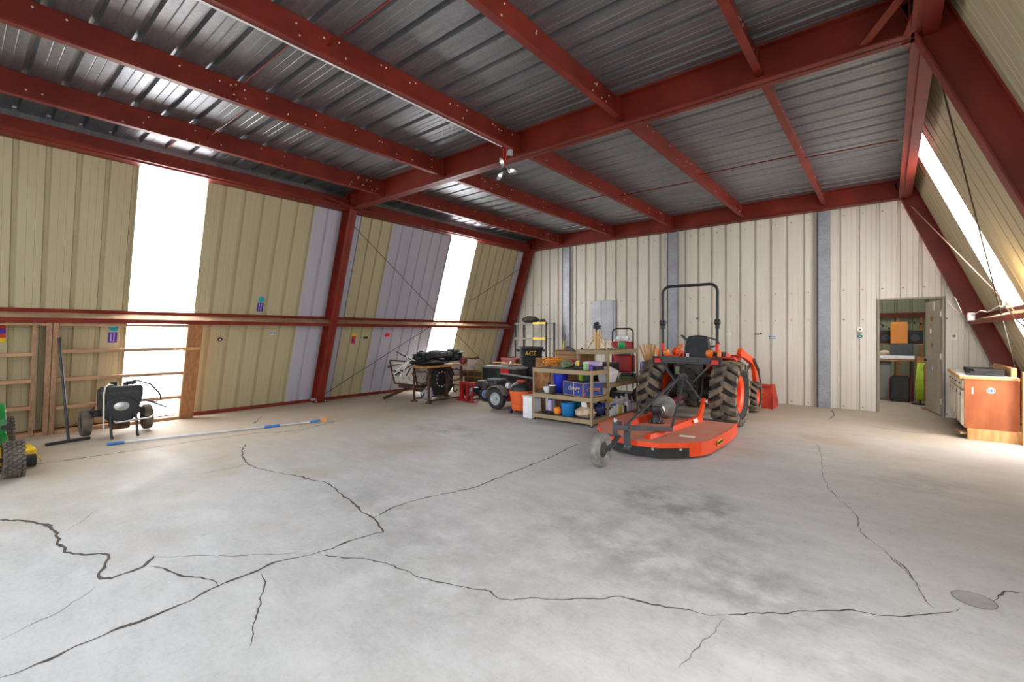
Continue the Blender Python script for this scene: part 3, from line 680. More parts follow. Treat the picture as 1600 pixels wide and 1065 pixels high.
MB().b2(-.79, .775, 2.215, 2.235, .43, .475).build('stiffener', 'bucket_orange', bk)

# ================================================================ ROTARY CUTTER
C = thing('rotary_cutter', 'orange rotary cutter deck with grey tail wheel, hitched behind the tractor', 'mower', (-2.42, 6.1, 0))
poly = [(-.77, .84), (.77, .90), (.80, .3), (.78, -.38), (.73, -.56), (.64, -.70), (.38, -.93), (.14, -.99), (-.13, -.96), (-.33, -.84), (-.50, -.67), (-.66, -.47), (-.74, -.30)]
DT = .185
MB().prism(poly, DT - .008, DT).build('deck_top', 'deck_dusty', C)
cx = Vector((.02, -.05))
def skirt(i0, i1, z0, z1, m, name, out=0, t=.012):
    mb = MB(); P = [Vector(poly[i % len(poly)]) for i in range(i0, i1 + 1)]; vs = []
    for p in P:
        d = (p - cx).normalized()
        for o in (out, out - t):
            q = p + d * o
            for z in (z0, z1): vs.append((q.x, q.y, z))
    n = len(P); fs = []
    for i in range(n - 1):
        a = 4 * i; fs += [(a, a + 1, a + 5, a + 4), (a + 2, a + 6, a + 7, a + 3), (a + 1, a + 3, a + 7, a + 5), (a, a + 4, a + 6, a + 2)]
    fs += [(0, 2, 3, 1), (4*n-4, 4*n-3, 4*n-1, 4*n-2)]
    return mb.add(vs, fs).build(name, m, C)
skirt(1, 5, .03, DT + .008, 'tractor_orange', 'side_skirt', .012); skirt(12, 13, .03, DT + .008, 'tractor_orange', 'side_skirt', .012)
skirt(5, 12, DT - .05, DT + .008, 'tractor_orange', 'rear_band', .012); skirt(5, 12, .03, DT - .04, 'black_rubber', 'rear_flap', .006)
for i in range(5, 10):
    p = Vector(poly[i]).lerp(Vector(poly[i + 1]), .3); d = (p - cx).normalized(); q = p + d * .010
    MB().cyl((q.x, q.y, DT - .065), (q.x + d.x * .012, q.y + d.y * .012, DT - .065), .017, n=10).build('washer', 'steel', C)
MB(TR((.802, -.05, .11), R_(2))).b2(0, .004, -.14, .12, -.03, .03).build('maker_plate', 'yellow', C)
MB(TR((.805, -.05, .11), R_(2))).b2(0, .004, -.12, .10, -.015, .015).build('maker_lettering', 'ink', C)
# deck ribs
def rib(a, b, h0, h1, w=.05):
    a, b = Vector(a), Vector(b); d = (b - a).normalized(); e = Vector((-d.y, d.x)); lo = w * .5 + .025; hi = w * .5; vs = []
    for p, h, q in ((a, h0, .06), (b, h1, 0)):
        vs += [(*(p - e * lo), DT), (*(p + e * lo), DT), (*(p + d * q + e * hi), DT + h), (*(p + d * q - e * hi), DT + h)]
    MB().add(vs, [(0, 3, 2, 1), (4, 5, 6, 7), (0, 4, 7, 3), (1, 2, 6, 5), (2, 3, 7, 6)]).build('deck_rib', 'tractor_orange', C)
rib((.17, -.80), (.30, .8), .05, .08); rib((-.37, -.50), (-.34, .8), .05, .08)
MB(TR((.50, -.35, DT), R_(8))).b2(-.09, .09, -.05, .05, 0, .0015).build('warning_label', 'paper', C)
MB(TR((.335, .5, DT + .05), R_(-4), 0, R_(-20))).b2(0, .003, -.07, .07, -.025, .025).build('warning_label', 'paper', C)
# front hitch ears and A frame
top = Vector((0, .92, .80))
for s in (-1, 1):
    x = s * .30
    mb = MB(PYZ); mb.prism([(.5, DT), (.84, DT), (.94, .34), (1.02, .48), (.95, .50), (.84, .36), (.72, .27)], x - .018, x + .018); mb.build('hitch_ear', 'tractor_orange', C)
    mb = MB(); mb.cyl((x - .06, .96, .45), (x + .06, .96, .45), .018, n=10); mb.tube(arc((x + .05, .96, .45), .03, 0, 360, 10, 'yz'), .005, 5); mb.build('hitch_pin', 'steel', C)
    MB().bar((x * .93, .95, .45), top + Vector((s * .03, 0, 0)), .04, .016).build('a_frame_leg', 'charcoal', C)
MB().bar(top + Vector((-.03, 0, 0)), (.06, -1.08, .40), .034, .016).build('brace_bar', 'charcoal', C)
MB().bar(top + Vector((.03, 0, 0)), (.31, -.38, .23), .028, .014).build('brace_bar', 'charcoal', C)
mb = MB(); mb.cyl(top + Vector((-.06, 0, 0)), top + Vector((.06, 0, 0)), .02, n=10); mb.box(top + Vector((0, .03, .0)), (.07, .1, .09)); mb.tube(arc(top + Vector((.07, 0, 0)), .028, 0, 360, 10, 'yz'), .006, 5); mb.build('top_hitch', 'charcoal', C)
# gearbox and drive line
GX, GY = -.13, .26
mb = MB(TR((GX, GY, DT))); mb.lathe([(.105, 0), (.105, .016), (.078, .02), (.07, .06), (.06, .11), (.07, .14), (.078, .19), (.07, .23), (0, .24)], n=20); mb.build('gearbox', 'black_metal', C, smooth=40)
for k in range(8):
    a = k * math.pi / 4; MB().cyl((GX + .092 * math.cos(a), GY + .092 * math.sin(a), DT + .014), (GX + .092 * math.cos(a), GY + .092 * math.sin(a), DT + .03), .01, n=6).build('gearbox_bolt', 'steel', C)
A, l = fr((GX, GY, DT + .16), (-.04, 1.2, .5)); mb = MB(A); mb.lathe([(.07, .0), (.075, .08), (.1, .12), (.165, .2), (.17, .27), (.12, .28), (.07, .29), (.05, .3)], n=22); mb.build('drive_shield', 'grey_rubber', C, smooth=40)
mb = MB(A); mb.lathe([(.085, .05), (.09, .07), (.09, .1), (.085, .12)], n=20); mb.build('shield_clamp', 'steel', C, smooth=40)
mb = MB(A); mb.cyl((0, 0, .28), (0, 0, .78), .045, n=12); mb.build('drive_shaft', 'maroon', C, smooth=40)
# tail wheel on its beam
piv = Vector((0, -1.28, .38))
mb = MB(); mb.bar(piv, (.31, -.36, .25), .055, .055); mb.bar(piv + Vector((-.01, 0, .0)), (-.12, -.9, .36), .045, .045); mb.build('tail_beam', 'charcoal', C, bevel=.005)
MB().b2(.02, .10, -1.105, -1.085, .10, .41).build('beam_bracket', 'charcoal', C)
for z in (.14, .33):
    for x in (.035, .085): MB().cyl((x, -1.105, z), (x, -1.115, z), .009, n=6).build('bracket_bolt', 'steel', C)
mb = MB(); mb.cyl(piv - Vector((0, 0, .1)), piv + Vector((0, 0, .06)), .03, n=12); mb.build('caster_pivot', 'charcoal', C, smooth=40)
MB().lathe([(.02, 0), (.02, .03), (.012, .045), (0, .05)], Matrix.Translation(piv + Vector((0, 0, .06))), n=10).build('pivot_cap', 'steel', C, smooth=40)
wc = Vector((-.01, -1.60, .188))
mb = MB(); x = wc.x + .078; mb.bar((x - .02, piv.y, piv.z - .09), (x, wc.y, wc.z), .06, .012); mb.bar((piv.x, piv.y, piv.z - .1), (x - .02, piv.y, piv.z - .1), .05, .03); mb.bar((piv.x, piv.y - .02, piv.z - .1), (wc.x, wc.y + .06, piv.z - .02), .05, .012); mb.build('fork', 'charcoal', C)
w = MB(AX).lathe([(.095, -.03), (.1, .0), (.095, .03), (.06, .035), (.05, .05), (.03, .06), (0, .06)], n=18).build('tail_wheel', 'dark_grime', C, wc, smooth=40)
tyre_mb(.188, .105, .095, 36).build('tyre', 'grey_rubber', w, smooth=40)

# ================================================================ SHELVING UNITS
def shelving(label, loc, sx, sy, levels, top, group=None):
    S = thing('shelving_unit', label, 'shelving', loc, 0, group)
    for x in (0, 1):
        for y in (0, 1):
            px, py = x * sx, y * sy; qx, qy = (1 if not x else -1), (1 if not y else -1)
            mb = MB(); mb.b2(px, px + qx * .035, py, py + qy * .003, .02, top); mb.b2(px, px + qx * .003, py, py + qy * .035, .02, top); p = mb.build('post', 'shelf_tan', S)
            MB().b2(px, px + qx * .04, py, py + qy * .04, 0, .022).build('foot', 'black_plastic', p)
    for z in levels:
        b = MB().b2(.006, sx - .006, .006, sy - .006, z - .014, z).build('shelf_board', 'dusty_grey', S)
        for a in ((.0, sx, -.004, .012), (.0, sx, sy - .012, sy + .004)): MB().b2(*a, z - .055, z + .012).build('beam', 'shelf_tan', b)
        for a in ((-.004, .012, 0, sy), (sx - .012, sx + .004, 0, sy)): MB().b2(*a, z - .055, z + .012).build('beam', 'shelf_tan', b)
    return S
shelving('low tan metal shelving unit of three shelves, holding the blue carton', (-4.67, 6.26, 0), 1.14, .53, (.10, .44, .86), .88)
shelving('taller tan metal shelving unit end-on beside the cutter, wooden stand on top', (-4.16, 6.83, 0), .61, 1.15, (.06, .61, 1.16), 1.18)

# ================================================================ CABINET AND DOOR ON THE RIGHT
K = thing('base_cabinet', 'old white base cabinet with a bare orange plywood end', 'cabinet', (.80, 8.9, 0))
MB().b2(.012, .53, .012, 1.7, .15, .82).build('body', 'cabinet_white', K)
MB().b2(.012, .535, 0, .012, .155, .825).build('end_panel', 'plywood_orange', K)
MB().b2(-.04, .535, -.012, 1.72, .825, .86).build('counter_top', 'wood_light', K, bevel=.004)
MB().b2(-.025, .52, -.002, 1.7, .852, .866).build('counter_sheet', 'white_paint', K)
MB().b2(.04, .56, -.03, .03, 0, .15).build('plinth', 'wood_light', K); MB().bar((.045, -.0, .075), (-.0, .25, .075), .15, .03).build('plinth', 'wood_stud', K); MB().b2(.07, .10, .2, 1.7, 0, .15).build('plinth', 'dark_grime', K)
for i, (y0, y1, z0, z1) in enumerate(((.03, .46, .18, .66), (.50, .93, .24, .66), (.97, 1.31, .24, .66), (1.35, 1.69, .24, .66), (.03, .46, .69, .80), (.50, .93, .69, .80), (.97, 1.31, .69, .80), (1.35, 1.69, .69, .80))):
    d = MB().b2(-.012, .012, y0, y1, z0, z1).build('door' if i < 4 else 'drawer', 'cabinet_white', K, bevel=.004)
    if i < 4:
        MB().b2(-.02, -.012, y0 + .01, y0 + .06, z0 + .01, z1 - .01).build('stile', 'white_paint', d); MB().b2(-.02, -.012, y1 - .06, y1 - .01, z0 + .01, z1 - .01).build('stile', 'white_paint', d)
    MB().b2(-.026, -.012, y0 + .04 if i < 4 else (y0 + y1) / 2 - .05, y0 + .055 if i < 4 else (y0 + y1) / 2 + .05, z1 - .08 if i < 4 else (z0 + z1) / 2 - .006, z1 - .03 if i < 4 else (z0 + z1) / 2 + .006).build('handle', 'wire_dark', d)
# sticker on the plywood
def disc(name, c, r, m, parent, n=20, nrm=(0, -1, 0), t=.0015): return MB().cyl(c, Vector(c) + Vector(nrm) * t, r, n=n).build(name, m, parent)
s = disc('round_sticker', (.27, 0, .68), .04, 'paper', K); disc('sticker_ring', (.27, -.0015, .68), .034, 'sticker_blue', s); disc('sticker_centre', (.27, -.003, .68), .024, 'paper', s); MB().b2(.26, .285, -.006, -.0045, .665, .695).build('sticker_mark', 'sticker_blue', s, rot=(0, 0, 0))
MB().b2(.085, .1, -.002, 0, .62, .72).build('white_sticker', 'paper', K)
# timber beside the cabinet
o = MB(TR((1.40, 8.82, 0))).b2(-.055, .03, -.04, .04, 0, .95).build('timber_post', 'wood_light'); tag(o, 'pale timber post at the end of the cabinet', 'post')
o = MB(TR((1.27, 9.0, .866))).b2(0, .05, 0, 1.4, 0, .12).build('timber_board', 'wood_light'); tag(o, 'pale timber board standing on the back of the cabinet top', 'board')
mt = thing('folded_mats', 'stack of folded black rubber mats on the cabinet', 'mats', (1.05, 9.42, .868))
for i in range(3):
    mb = MB(); n = 12; vs = []; w, l = .36 - .03 * i, .78 - .05 * i
    for a in range(n + 1):
        for b in range(3):
            x = (b / 2 - .5) * w; y = (a / n - .5) * l; z = .004 + .026 * i + .006 * mnoise.noise(Vector((x * 4, y * 5, i * 3)))
            vs += [(x, y, max(.0, z)), (x, y, z + .024 + .006 * mnoise.noise(Vector((x * 5, y * 6, i * 3 + 9))))]
    fs = []
    for a in range(n):
        for b in range(2):
            q = lambda aa, bb, t: (aa * 3 + bb) * 2 + t
            fs += [(q(a, b, 1), q(a, b+1, 1), q(a+1, b+1, 1), q(a+1, b, 1)), (q(a, b, 0), q(a+1, b, 0), q(a+1, b+1, 0), q(a, b+1, 0))]
        fs += [(q(a, 0, 0), q(a, 0, 1), q(a+1, 0, 1), q(a+1, 0, 0)), (q(a, 2, 0), q(a+1, 2, 0), q(a+1, 2, 1), q(a, 2, 1))]
    fs += [(q(0, b, 0), q(0, b+1, 0), q(0, b+1, 1), q(0, b, 1)) for b in range(2)] + [(q(n, b, 0), q(n, b, 1), q(n, b+1, 1), q(n, b+1, 0)) for b in range(2)]
    mb.add(vs, fs).build('mat', 'black_mat', mt, rot=(0, 0, .06 * i - .05))
# open door leaf, hinged on the right, swung into the far room
dl = thing('door_leaf', 'taupe metal door standing open into the far room, dotted with stickers', 'door', (.715, 11.04, 0), R_(100))
MB().b2(0, .84, -.02, .02, .02, 2.04).build('leaf', 'door_taupe', dl, bevel=.003)
MB().b2(.05, .79, .02, .024, .1, .98).build('panel_edge', 'door_taupe', dl)
for z in (.25, 1.05, 1.8): MB().cyl((0, .0, z - .05), (0, .0, z + .05), .012, n=8).build('hinge', 'steel', dl)
MB().cyl((.77, .02, .95), (.77, .06, .95), .025, n=12).build('door_knob', 'black_metal', dl, smooth=40)
for x, z, a, b, m in ((.45, 1.72, .13, .09, 'crate_amber'), (.47, 1.73, .05, .06, 'bright_red'), (.5, 1.5, .09, .09, 'paper'), (.42, 1.24, .07, .07, 'teal'), (.40, .82, .07, .09, 'lilac'), (.3, 1.95, .03, .16, 'paper'), (.5, 1.38, .1, .015, 'yellow')): MB().b2(x - a / 2, x + a / 2, .024, .0255, z - b / 2, z + b / 2).build('sticker', m, dl)
MB().b2(.7, .9, -.05, .08, 0, .035).build('door_wedge', 'wood_stud', dl)

# ================================================================ LEFT SIDE
# ---- lawn tractor, nose towards the middle of the hall, mostly outside the picture
G = thing('lawn_tractor', 'green and yellow lawn tractor cut off by the left picture edge', 'lawn tractor', (-7.45, 0.0, 0))
def small_turf(mb, Rr, Wd, rows, n, h):
    for r in range(rows):
        z = (r / (rows - 1) - .5) * Wd * .82
        for i in range(n):
            a = 2 * math.pi * (i + .5 * (r % 2)) / n; T_ = Matrix.Rotation(a, 4, 'Z') @ Matrix.Translation((Rr, 0, z))
            mb.box((0, 0, 0), (h * 2, 2 * math.pi * Rr / n * .55, Wd / rows * .85), T_, rx=.35 if r % 2 else -.35)
    return mb
for sy in (1, -1):
    RY = Matrix.Rotation(R_(90), 4, 'Z')
    w = rim_mb(.10, .15, .1, 1).build('front_wheel', 'jd_yellow', G, (.58, sy * .41, .18), (0, 0, R_(90) * sy), smooth=35)
    t = tyre_mb(.17, .155, .10, 32); small_turf(t, .17, .155, 5, 22, .013).build('tyre', 'muddy_rubber', w)
    w = rim_mb(.13, .2, .1, 1).build('rear_wheel', 'jd_yellow', G, (-.52, sy * .38, .24), (0, 0, R_(90) * sy), smooth=35)
    t = tyre_mb(.23, .20, .13, 32); small_turf(t, .23, .20, 6, 28, .013).build('tyre', 'muddy_rubber', w)
    mb = MB(); mb.prism([(-.86, .42), (-.82, .62), (-.3, .66), (-.16, .5), (-.12, .36), (.3, .30), (.3, .27), (-.18, .3), (-.22, .44), (-.34, .56), (-.74, .56), (-.8, .42)], sy * .12, sy * .40, Matrix(((1, 0, 0, 0), (0, 0, 1, 0), (0, 1, 0, 0), (0, 0, 0, 1)))); mb.build('fender', 'jd_green', G, bevel=.012)
vs = []; pr = [(-.2, .3), (-.21, .6), (-.14, .72), (0, .75), (.14, .72), (.21, .6), (.2, .3)]
for x, k, dz in ((-.02, 1, .04), (.4, 1, 0), (.72, .92, -.06), (.82, .7, -.16)): vs += [(x, y * k, (z - .3) * (1 + dz) + .3) for y, z in pr]
n = 7; MB().add(vs, [(j*n+i, (j+1)*n+i, (j+1)*n+i+1, j*n+i+1) for j in range(3) for i in range(6)] + [tuple(reversed(range(7))), tuple(21+i for i in range(7))] + [(j*n, j*n+6, (j+1)*n+6, (j+1)*n) for j in range(3)]).build('hood', 'jd_green', G, smooth=30)
mb = MB(); mb.prism([(-.45, -.5), (-.38, .5), (-.3, .60), (.05, .62), (.12, .5), (.3, .42), (.32, -.42), (.1, -.56), (-.3, -.56)], .07, .17); mb.build('mower_deck', 'jd_yellow', G, bevel=.02)
MB(TR((.2, .55, .07), 0, 0)).add(*(lambda m: (m.v, m.f))(MB().cyl((0, -.05, 0), (0, .05, 0), .065, n=16))).build('deck_roller', 'black_rubber', G, smooth=40)
MB().tube([(.16, .6, .12), (.26, .62, .1), (.24, .64, .06), (.14, .62, .08)], .006, 6).build('deck_bracket', 'jd_yellow', G)
mb = MB(); mb.box((-.5, 0, .72), (.4, .42, .09)); mb.box((-.72, 0, .88), (.09, .42, .3), ry=-.15); mb.build('seat', 'seat_yellow', G, bevel=.03)
MB(TR((-.08, 0, .92), 0, 0, R_(-35))).ring([(.16 + .013 * math.cos(a), .013 * math.sin(a)) for a in [k * math.pi / 3 for k in range(6)]], n=22).build('steering_wheel', 'black_plastic', G, smooth=60)
mb = MB(); mb.cyl((-.08, 0, .92), (.06, 0, .7), .02); mb.b2(-.7, .75, -.2, .2, .24, .34); mb.cyl((.58, -.36, .18), (.58, .36, .18), .02); mb.cyl((-.52, -.3, .24), (-.52, .3, .24), .025); mb.build('chassis', 'black_metal', G)
MB().b2(-.09, -.04, .36, .44, .40, .44).build('foot_pedal', 'black_plastic', G)

# ---- T-shaped squeegee leaning on the timber rail
q = thing('floor_squeegee', 'black floor squeegee leaning upright on the timber framing', 'squeegee', (-8.45, 1.0, 0))
MB().bar((.06, -.22, .02), (-.04, .22, .02), .03, .035).build('blade_bar', 'black_metal', q)
MB().cyl((0, 0, .03), (-.385, -.045, 1.36), .016, n=10).build('handle', 'black_metal', q, smooth=40); MB().cyl((-.38, -.044, 1.33), (-.40, -.045, 1.39), .021, n=10).build('end_cap', 'black_plastic', q, smooth=40)
# ---- telescopic pole with a brush on the floor
q = thing('cleaning_pole', 'long silver telescopic cleaning pole with blue grips on the floor', 'pole', (-7.83, 1.29, 0)); e = Vector((.61, 2.56, 0))
def al(t, z=.02): return tuple(e * t + Vector((0, 0, z)))
MB().cyl(al(.06), al(.70), .014, n=10).build('outer_tube', 'silver_blue', q, smooth=40); MB().cyl(al(.76), al(.96), .011, n=10).build('inner_tube', 'silver_blue', q, smooth=40)
MB().cyl(al(0), al(.065), .02, n=10).build('grip', 'grip_blue', q, smooth=40); MB().cyl(al(.69), al(.77), .02, n=10).build('grip', 'grip_blue', q, smooth=40)
MB().cyl(al(.94), al(1.0, .03), .018, n=10).build('brush_socket', 'grip_blue', q, smooth=40); MB().bar(al(1.0, .03), tuple(Vector(al(1.02, .03)) + Vector((.02, .05, 0))), .05, .10).build('brush_head', 'wood_light', q)

# ---- engine on a two wheeled cart
N_ = thing('wheeled_engine', 'black petrol engine on a two-wheeled cart before the glowing panel', 'engine', (-8.5, 1.53, 0))
PROF = Matrix(((0, 0, 1, 0), (1, 0, 0, 0), (0, 1, 0, 0), (0, 0, 0, 1)))
mb = MB(PROF); mb.prism([(-.22, .68), (-.215, .56), (-.18, .42), (-.16, .36), (.19, .36), (.22, .42), (.25, .56), (.255, .68), (.23, .71), (-.2, .71)], .0, .12); mb.build('shroud', 'black_plastic', N_, bevel=.025, seg=3, smooth=40)
mb = MB(PROF); mb.prism([(.21 * math.cos(R_(a)) , .38 + .19 * math.sin(R_(a))) for a in range(0, 360, 15)], .02, .15); mb.build('blower_housing', 'black_plastic', N_, bevel=.02, smooth=40)
MB(TR((.15, 0, .43))).add(*(lambda m: (m.v, m.f))(MB(Matrix.Rotation(R_(90), 4, 'Y')).lathe([(.09, 0), (.085, .012), (.06, .016), (0, .018)], n=22, sx=.7))).build('starter_plate', 'steel', N_, smooth=40)
text('engine_lettering', 'BRIGGS & STRATTON', .04, 'charcoal', N_, Matrix.Translation((.121, .01, .615)) @ Matrix(((0, 0, 1, 0), (1, 0, 0, 0), (0, 1, 0, 0), (0, 0, 0, 1))))
MB().b2(-.26, .0, -.2, .22, .36, .66).build('engine_block', 'dark_grime', N_, bevel=.02); MB().b2(-.18, .08, -.09, .11, .1, .3).build('sump', 'rust', N_, bevel=.02)
mb = MB(); mb.cyl((-.05, -.05, .70), (-.05, -.05, .76), .045); mb.cyl((-.02, .08, .70), (-.02, .08, .75), .03); mb.box((-.08, .15, .735), (.1, .1, .05)); mb.build('fuel_cap_and_filter', 'black_plastic', N_, smooth=40)
MB().b2(-.25, -.15, -.33, .36, .27, .36).build('axle_beam', 'black_metal', N_, bevel=.006)
for y in (-.33, .36):
    w = MB(Matrix.Rotation(R_(-90 if y < 0 else 90), 4, 'X')).lathe([(.11, -.04), (.115, .0), (.1, .045), (.07, .03), (.03, .03), (.025, .08), (0, .085)], n=18).build('wheel', 'black_metal', N_, (-.2, y, .20), smooth=40)
    t = tyre_mb(.185, .11, .11, 32); t2 = MB(Matrix.Rotation(R_(90), 4, 'Z')); t2.add(t.v, t.f); t2.build('tyre', 'muddy_rubber', w, smooth=40)
for y in (-.13, .15):
    MB().tube([(.0, y, .34), (.2, y, .3), (.25, y, .2), (.27, y, .06), (.3, y, .018), (.34, y, .03)], .016, 8).build('front_leg', 'black_metal', N_, smooth=50)
MB().tube([(.24, -.1, .24), (.26, -.08, .22), (.26, .3, .24), (.2, .36, .27)], .012, 8).build('cross_rod', 'steel', N_, smooth=50)
mb = MB(); mb.tube([(.02, -.07, .72), (.06, -.12, .74), (.13, -.17, .71), (.15, -.19, .6), (.15, -.19, .3), (.15, -.19, .1)], .011, 8); mb.build('white_hose', 'cord_white', N_, smooth=50)
MB().tube([(-.04, .1, .75), (.0, .2, .77), (.02, .36, .7), (.02, .47, .55), (.0, .49, .46), (-.02, .42, .43), (-.02, .28, .48)], .012, 8).build('grey_hose', 'charcoal', N_, smooth=50)
MB().tube([(-.02, .28, .48), (.0, .4, .42), (.03, .55, .34)], .012, 8).build('muffler_pipe', 'dark_grime', N_, smooth=50)
MB().tube([(-.05, -.26, .42), (-.02, -.31, .38), (-.05, -.28, .32), (-.1, -.26, .35)], .012, 8).build('cable_loop', 'black_rubber', N_, smooth=50)

# ---- rusty cart behind the bench
U = thing('farm_cart', 'rusty white-sided farm cart with one big tyre, behind the iron bench', 'cart', (-8.5, 7.55, 0))
for x0, x1 in ((.33, .35), (-.45, -.43)):
    mb = MB(PYZ); mb.prism([(-1.07, .82), (1.05, .82), (.95, .30), (-.94, .30)], x0, x1); mb.build('side_panel', 'rusty_white', U)
mb = MB(); mb.add([(-.43, -1.06, .82), (.34, -1.06, .82), (.34, -.93, .30), (-.43, -.93, .30), (-.43, -1.04, .82), (.34, -1.04, .82), (.34, -.91, .30), (-.43, -.91, .30)], [(0, 1, 2, 3), (7, 6, 5, 4), (0, 4, 5, 1), (3, 2, 6, 7), (1, 5, 6, 2), (0, 3, 7, 4)]); mb.build('end_panel', 'rusty_white', U)
MB().b2(-.43, .33, -.93, .94, .29, .31).build('bed', 'rust', U)
for a, b in (((.36, -1.08, .83), (.36, 1.05, .83)), ((-.45, -1.07, .83), (.36, -1.07, .83)), ((.36, -1.08, .83), (.36, -.94, .29)), ((-.45, -1.09, .83), (-.45, -.95, .29)), ((-.45, -.95, .29), (.36, -.95, .29)), ((.36, -.94, .29), (.36, .95, .29))): MB().bar(a, b, .03, .03).build('edge_iron', 'rust', U)
mb = MB(); mb.bar((-.05, -.6, .27), (-.1, -1.5, .03), .06, .05); mb.b2(-.3, .3, -.95, -.3, .2, .28); mb.b2(.0, .3, -.75, -.45, .12, .2); mb.build('draw_bar', 'rust', U)
mb = MB(); mb.cyl((-.4, -.33, .4), (.42, -.33, .4), .03); mb.build('axle', 'rust', U)
w = rim_mb(.22, .15, .1, 1).build('wheel', 'black_metal', U, (.45, -.33, .40), smooth=35); tyre_mb(.395, .16, .22, 36).build('tyre', 'black_rubber', w, smooth=40)
for k in range(12):
    a = k * math.pi / 6; disc('wheel_hole', (.045, .17 * math.cos(a), .17 * math.sin(a)), .018, 'white_paint', w, 8, (1, 0, 0), .004)

# ---- iron legged bench
B = thing('iron_bench', 'cast-iron sewing-style bench with a plank top, loaded with tarps', 'bench', (-7.6, 6.75, 0))
for y in (-.47, .47):
    for x in (-.24, .23):
        leg = MB().bar((x, y, 0), (x, y, .74), .045, .035).build('leg', 'rust', B, bevel=.004)
        MB().bar((x, y, .0), (x, y, .03), .12, .09).build('foot', 'rust', leg)
    MB().tube(arc((0, y, .72), .32, 200, 340, 12), .016, 7).build('arched_brace', 'rust', B, smooth=50)
    MB().tube([(-.22, y, .62), (-.12, y, .66), (0, y, .64), (.12, y, .66), (.22, y, .62)], .012, 7).build('scroll', 'rust', B, smooth=50)
    MB().bar((-.24, y, .30), (.23, y, .30), .03, .025).build('cross_rail', 'rust', B)
    MB().tube([(-.02, y, .30), (-.02, y, .22)] + arc((.03, y, .19), .05, 180, 380, 10), .014, 7).build('hook', 'black_metal', B, smooth=50)
MB().bar((-.24, -.47, .06), (-.24, .47, .06), .03).build('stretcher', 'rust', B); MB().bar((.23, -.47, .05), (.23, .47, .05), .03).build('stretcher', 'rust', B)
for i, x in enumerate((-.22, -.02, .18)): MB().b2(x - .1, x + .095, -.66 + .03 * i, .62, .74, .775).build('plank', 'wood_board', B, bevel=.004)
# what lies on the bench
def cloth(name, c, d, m, label, seed, cat='tarp', amp=.2, freq=2.6, n=26, mm=14):
    o = MB().blob((0, 0, 0), d, seed, amp, freq, n, mm).build(name, m, loc=c, smooth=70); return tag(o, label, cat)
cloth('folded_tarp', (-7.6, 6.55, .776), (.56, .95, .13), 'black_tarp', 'flattened black tarp lying under the grey canvas on the bench', 1)
cloth('canvas_bag', (-7.62, 6.80, .895), (.5, .62, .2), 'grey_canvas', 'grey canvas bundle on top of the bench', 2, 'bag', .14, 1.6)
cloth('crumpled_tarp', (-7.65, 6.35, .86), (.42, .36, .2), 'black_tarp', 'crumpled black tarp at the left end of the bench', 3, amp=.35, freq=4)
cloth('crumpled_tarp', (-7.62, 7.2, .84), (.42, .36, .24), 'black_tarp', 'crumpled black and white tarp at the right end of the bench', 5, amp=.35, freq=4)
cf = thing('canopy_frame', 'collapsed white and black canopy frame sticking out over the cart', 'canopy frame', (-7.75, 6.1, .78)); r = random.Random(4)
for i in range(11):
    a = Vector((r.uniform(-.1, .1), r.uniform(-.05, .3), r.uniform(.03, .14))); b = Vector((r.uniform(-.12, .16), r.uniform(-.55, -.15), r.uniform(-.25, .36)))
    p = MB().bar(a, b, .016, .016).build('strut', 'white_plastic' if i % 3 else 'black_metal', cf)
    if i % 2 == 0: MB().box(a.lerp(b, .9), (.045, .045, .045), rz=r.random()).build('joint', 'black_plastic', p)
for i in range(3): MB().bar((.05 * i, -.1, .1), (.05 * i - .03, -.22 - .05 * i, -.2), .022, .012).build('strut', 'white_plastic', cf)
for i in range(6):
    o = MB().add(*(lambda m: (m.v, m.f))(MB().bar((0, 0, 0), (r.uniform(-.1, .1), r.uniform(-.25, .25), r.uniform(.0, .05)), .012))).build('tent_pole', 'white_plastic', loc=(-7.62 + r.uniform(-.15, .15), 6.3 + .15 * i, 1.0 + r.uniform(-.02, .05))); tag(o, ORD[i] + ' short white tent pole from the left among the tarps' if i < 5 else 'last short white tent pole at the right end of the tarps', 'tent pole', 'white tent poles in the tarps on the bench')
tag(MB().blob((0, 0, 0), (.16, .22, .15), 4, .2, 3).build('red_bag', 'maroon', loc=(-7.36, 7.28, .776), smooth=60), 'small dark red bag at the right end of the bench', 'bag')
tag(MB().blob((0, 0, 0), (.22, .26, .3), 9, .12, 2).build('grain_sack', 'lavender_sheet', loc=(-7.72, 6.55, 0), smooth=60), 'pale sack standing on the floor under the bench', 'sack')
tag(MB().b2(-.18, .18, -.01, .01, 0, .48).build('painted_board', 'burlap', loc=(-7.6, 7.36, .0)), 'tan and rust painted board propped under the bench', 'board')

# ---- crates, chest and stands behind
cr = thing('wire_crate', 'amber plastic crate with an open grid side, behind the bench', 'crate', (-7.72, 8.1, 0))
for a in ((-.36, .36, -.2, -.18), (-.36, .36, .18, .2), (-.36, -.34, -.2, .2), (.34, .36, -.2, .2)): MB().b2(*a, .03, .54).build('wall', 'brown_bag', cr)
MB().b2(-.36, .36, -.2, .2, 0, .03).build('floor_plate', 'crate_amber', cr)
for z in (.04, .30, .42, .56): MB().b2(-.37, .37, -.215, -.2, z - .012, z + .012).build('rail', 'crate_amber', cr)
for x in (-.36, -.12, .12, .36): MB().b2(x - .012, x + .012, -.215, -.2, 0, .57).build('upright', 'crate_amber', cr)
ch = thing('tool_chest', 'dark chest with a pale lid and a bright red panel, behind the splitter', 'chest', (-6.75, 8.03, 0))
MB().b2(-.55, .45, -.2, .2, 0, .66).build('body', 'black_plastic', ch, bevel=.01); MB().b2(-.57, .47, -.22, .22, .66, .70).build('lid', 'dusty_grey', ch, bevel=.008)
MB().b2(.02, .26, -.23, -.2, .54, .66).build('front_panel', 'bright_red', ch, bevel=.006)
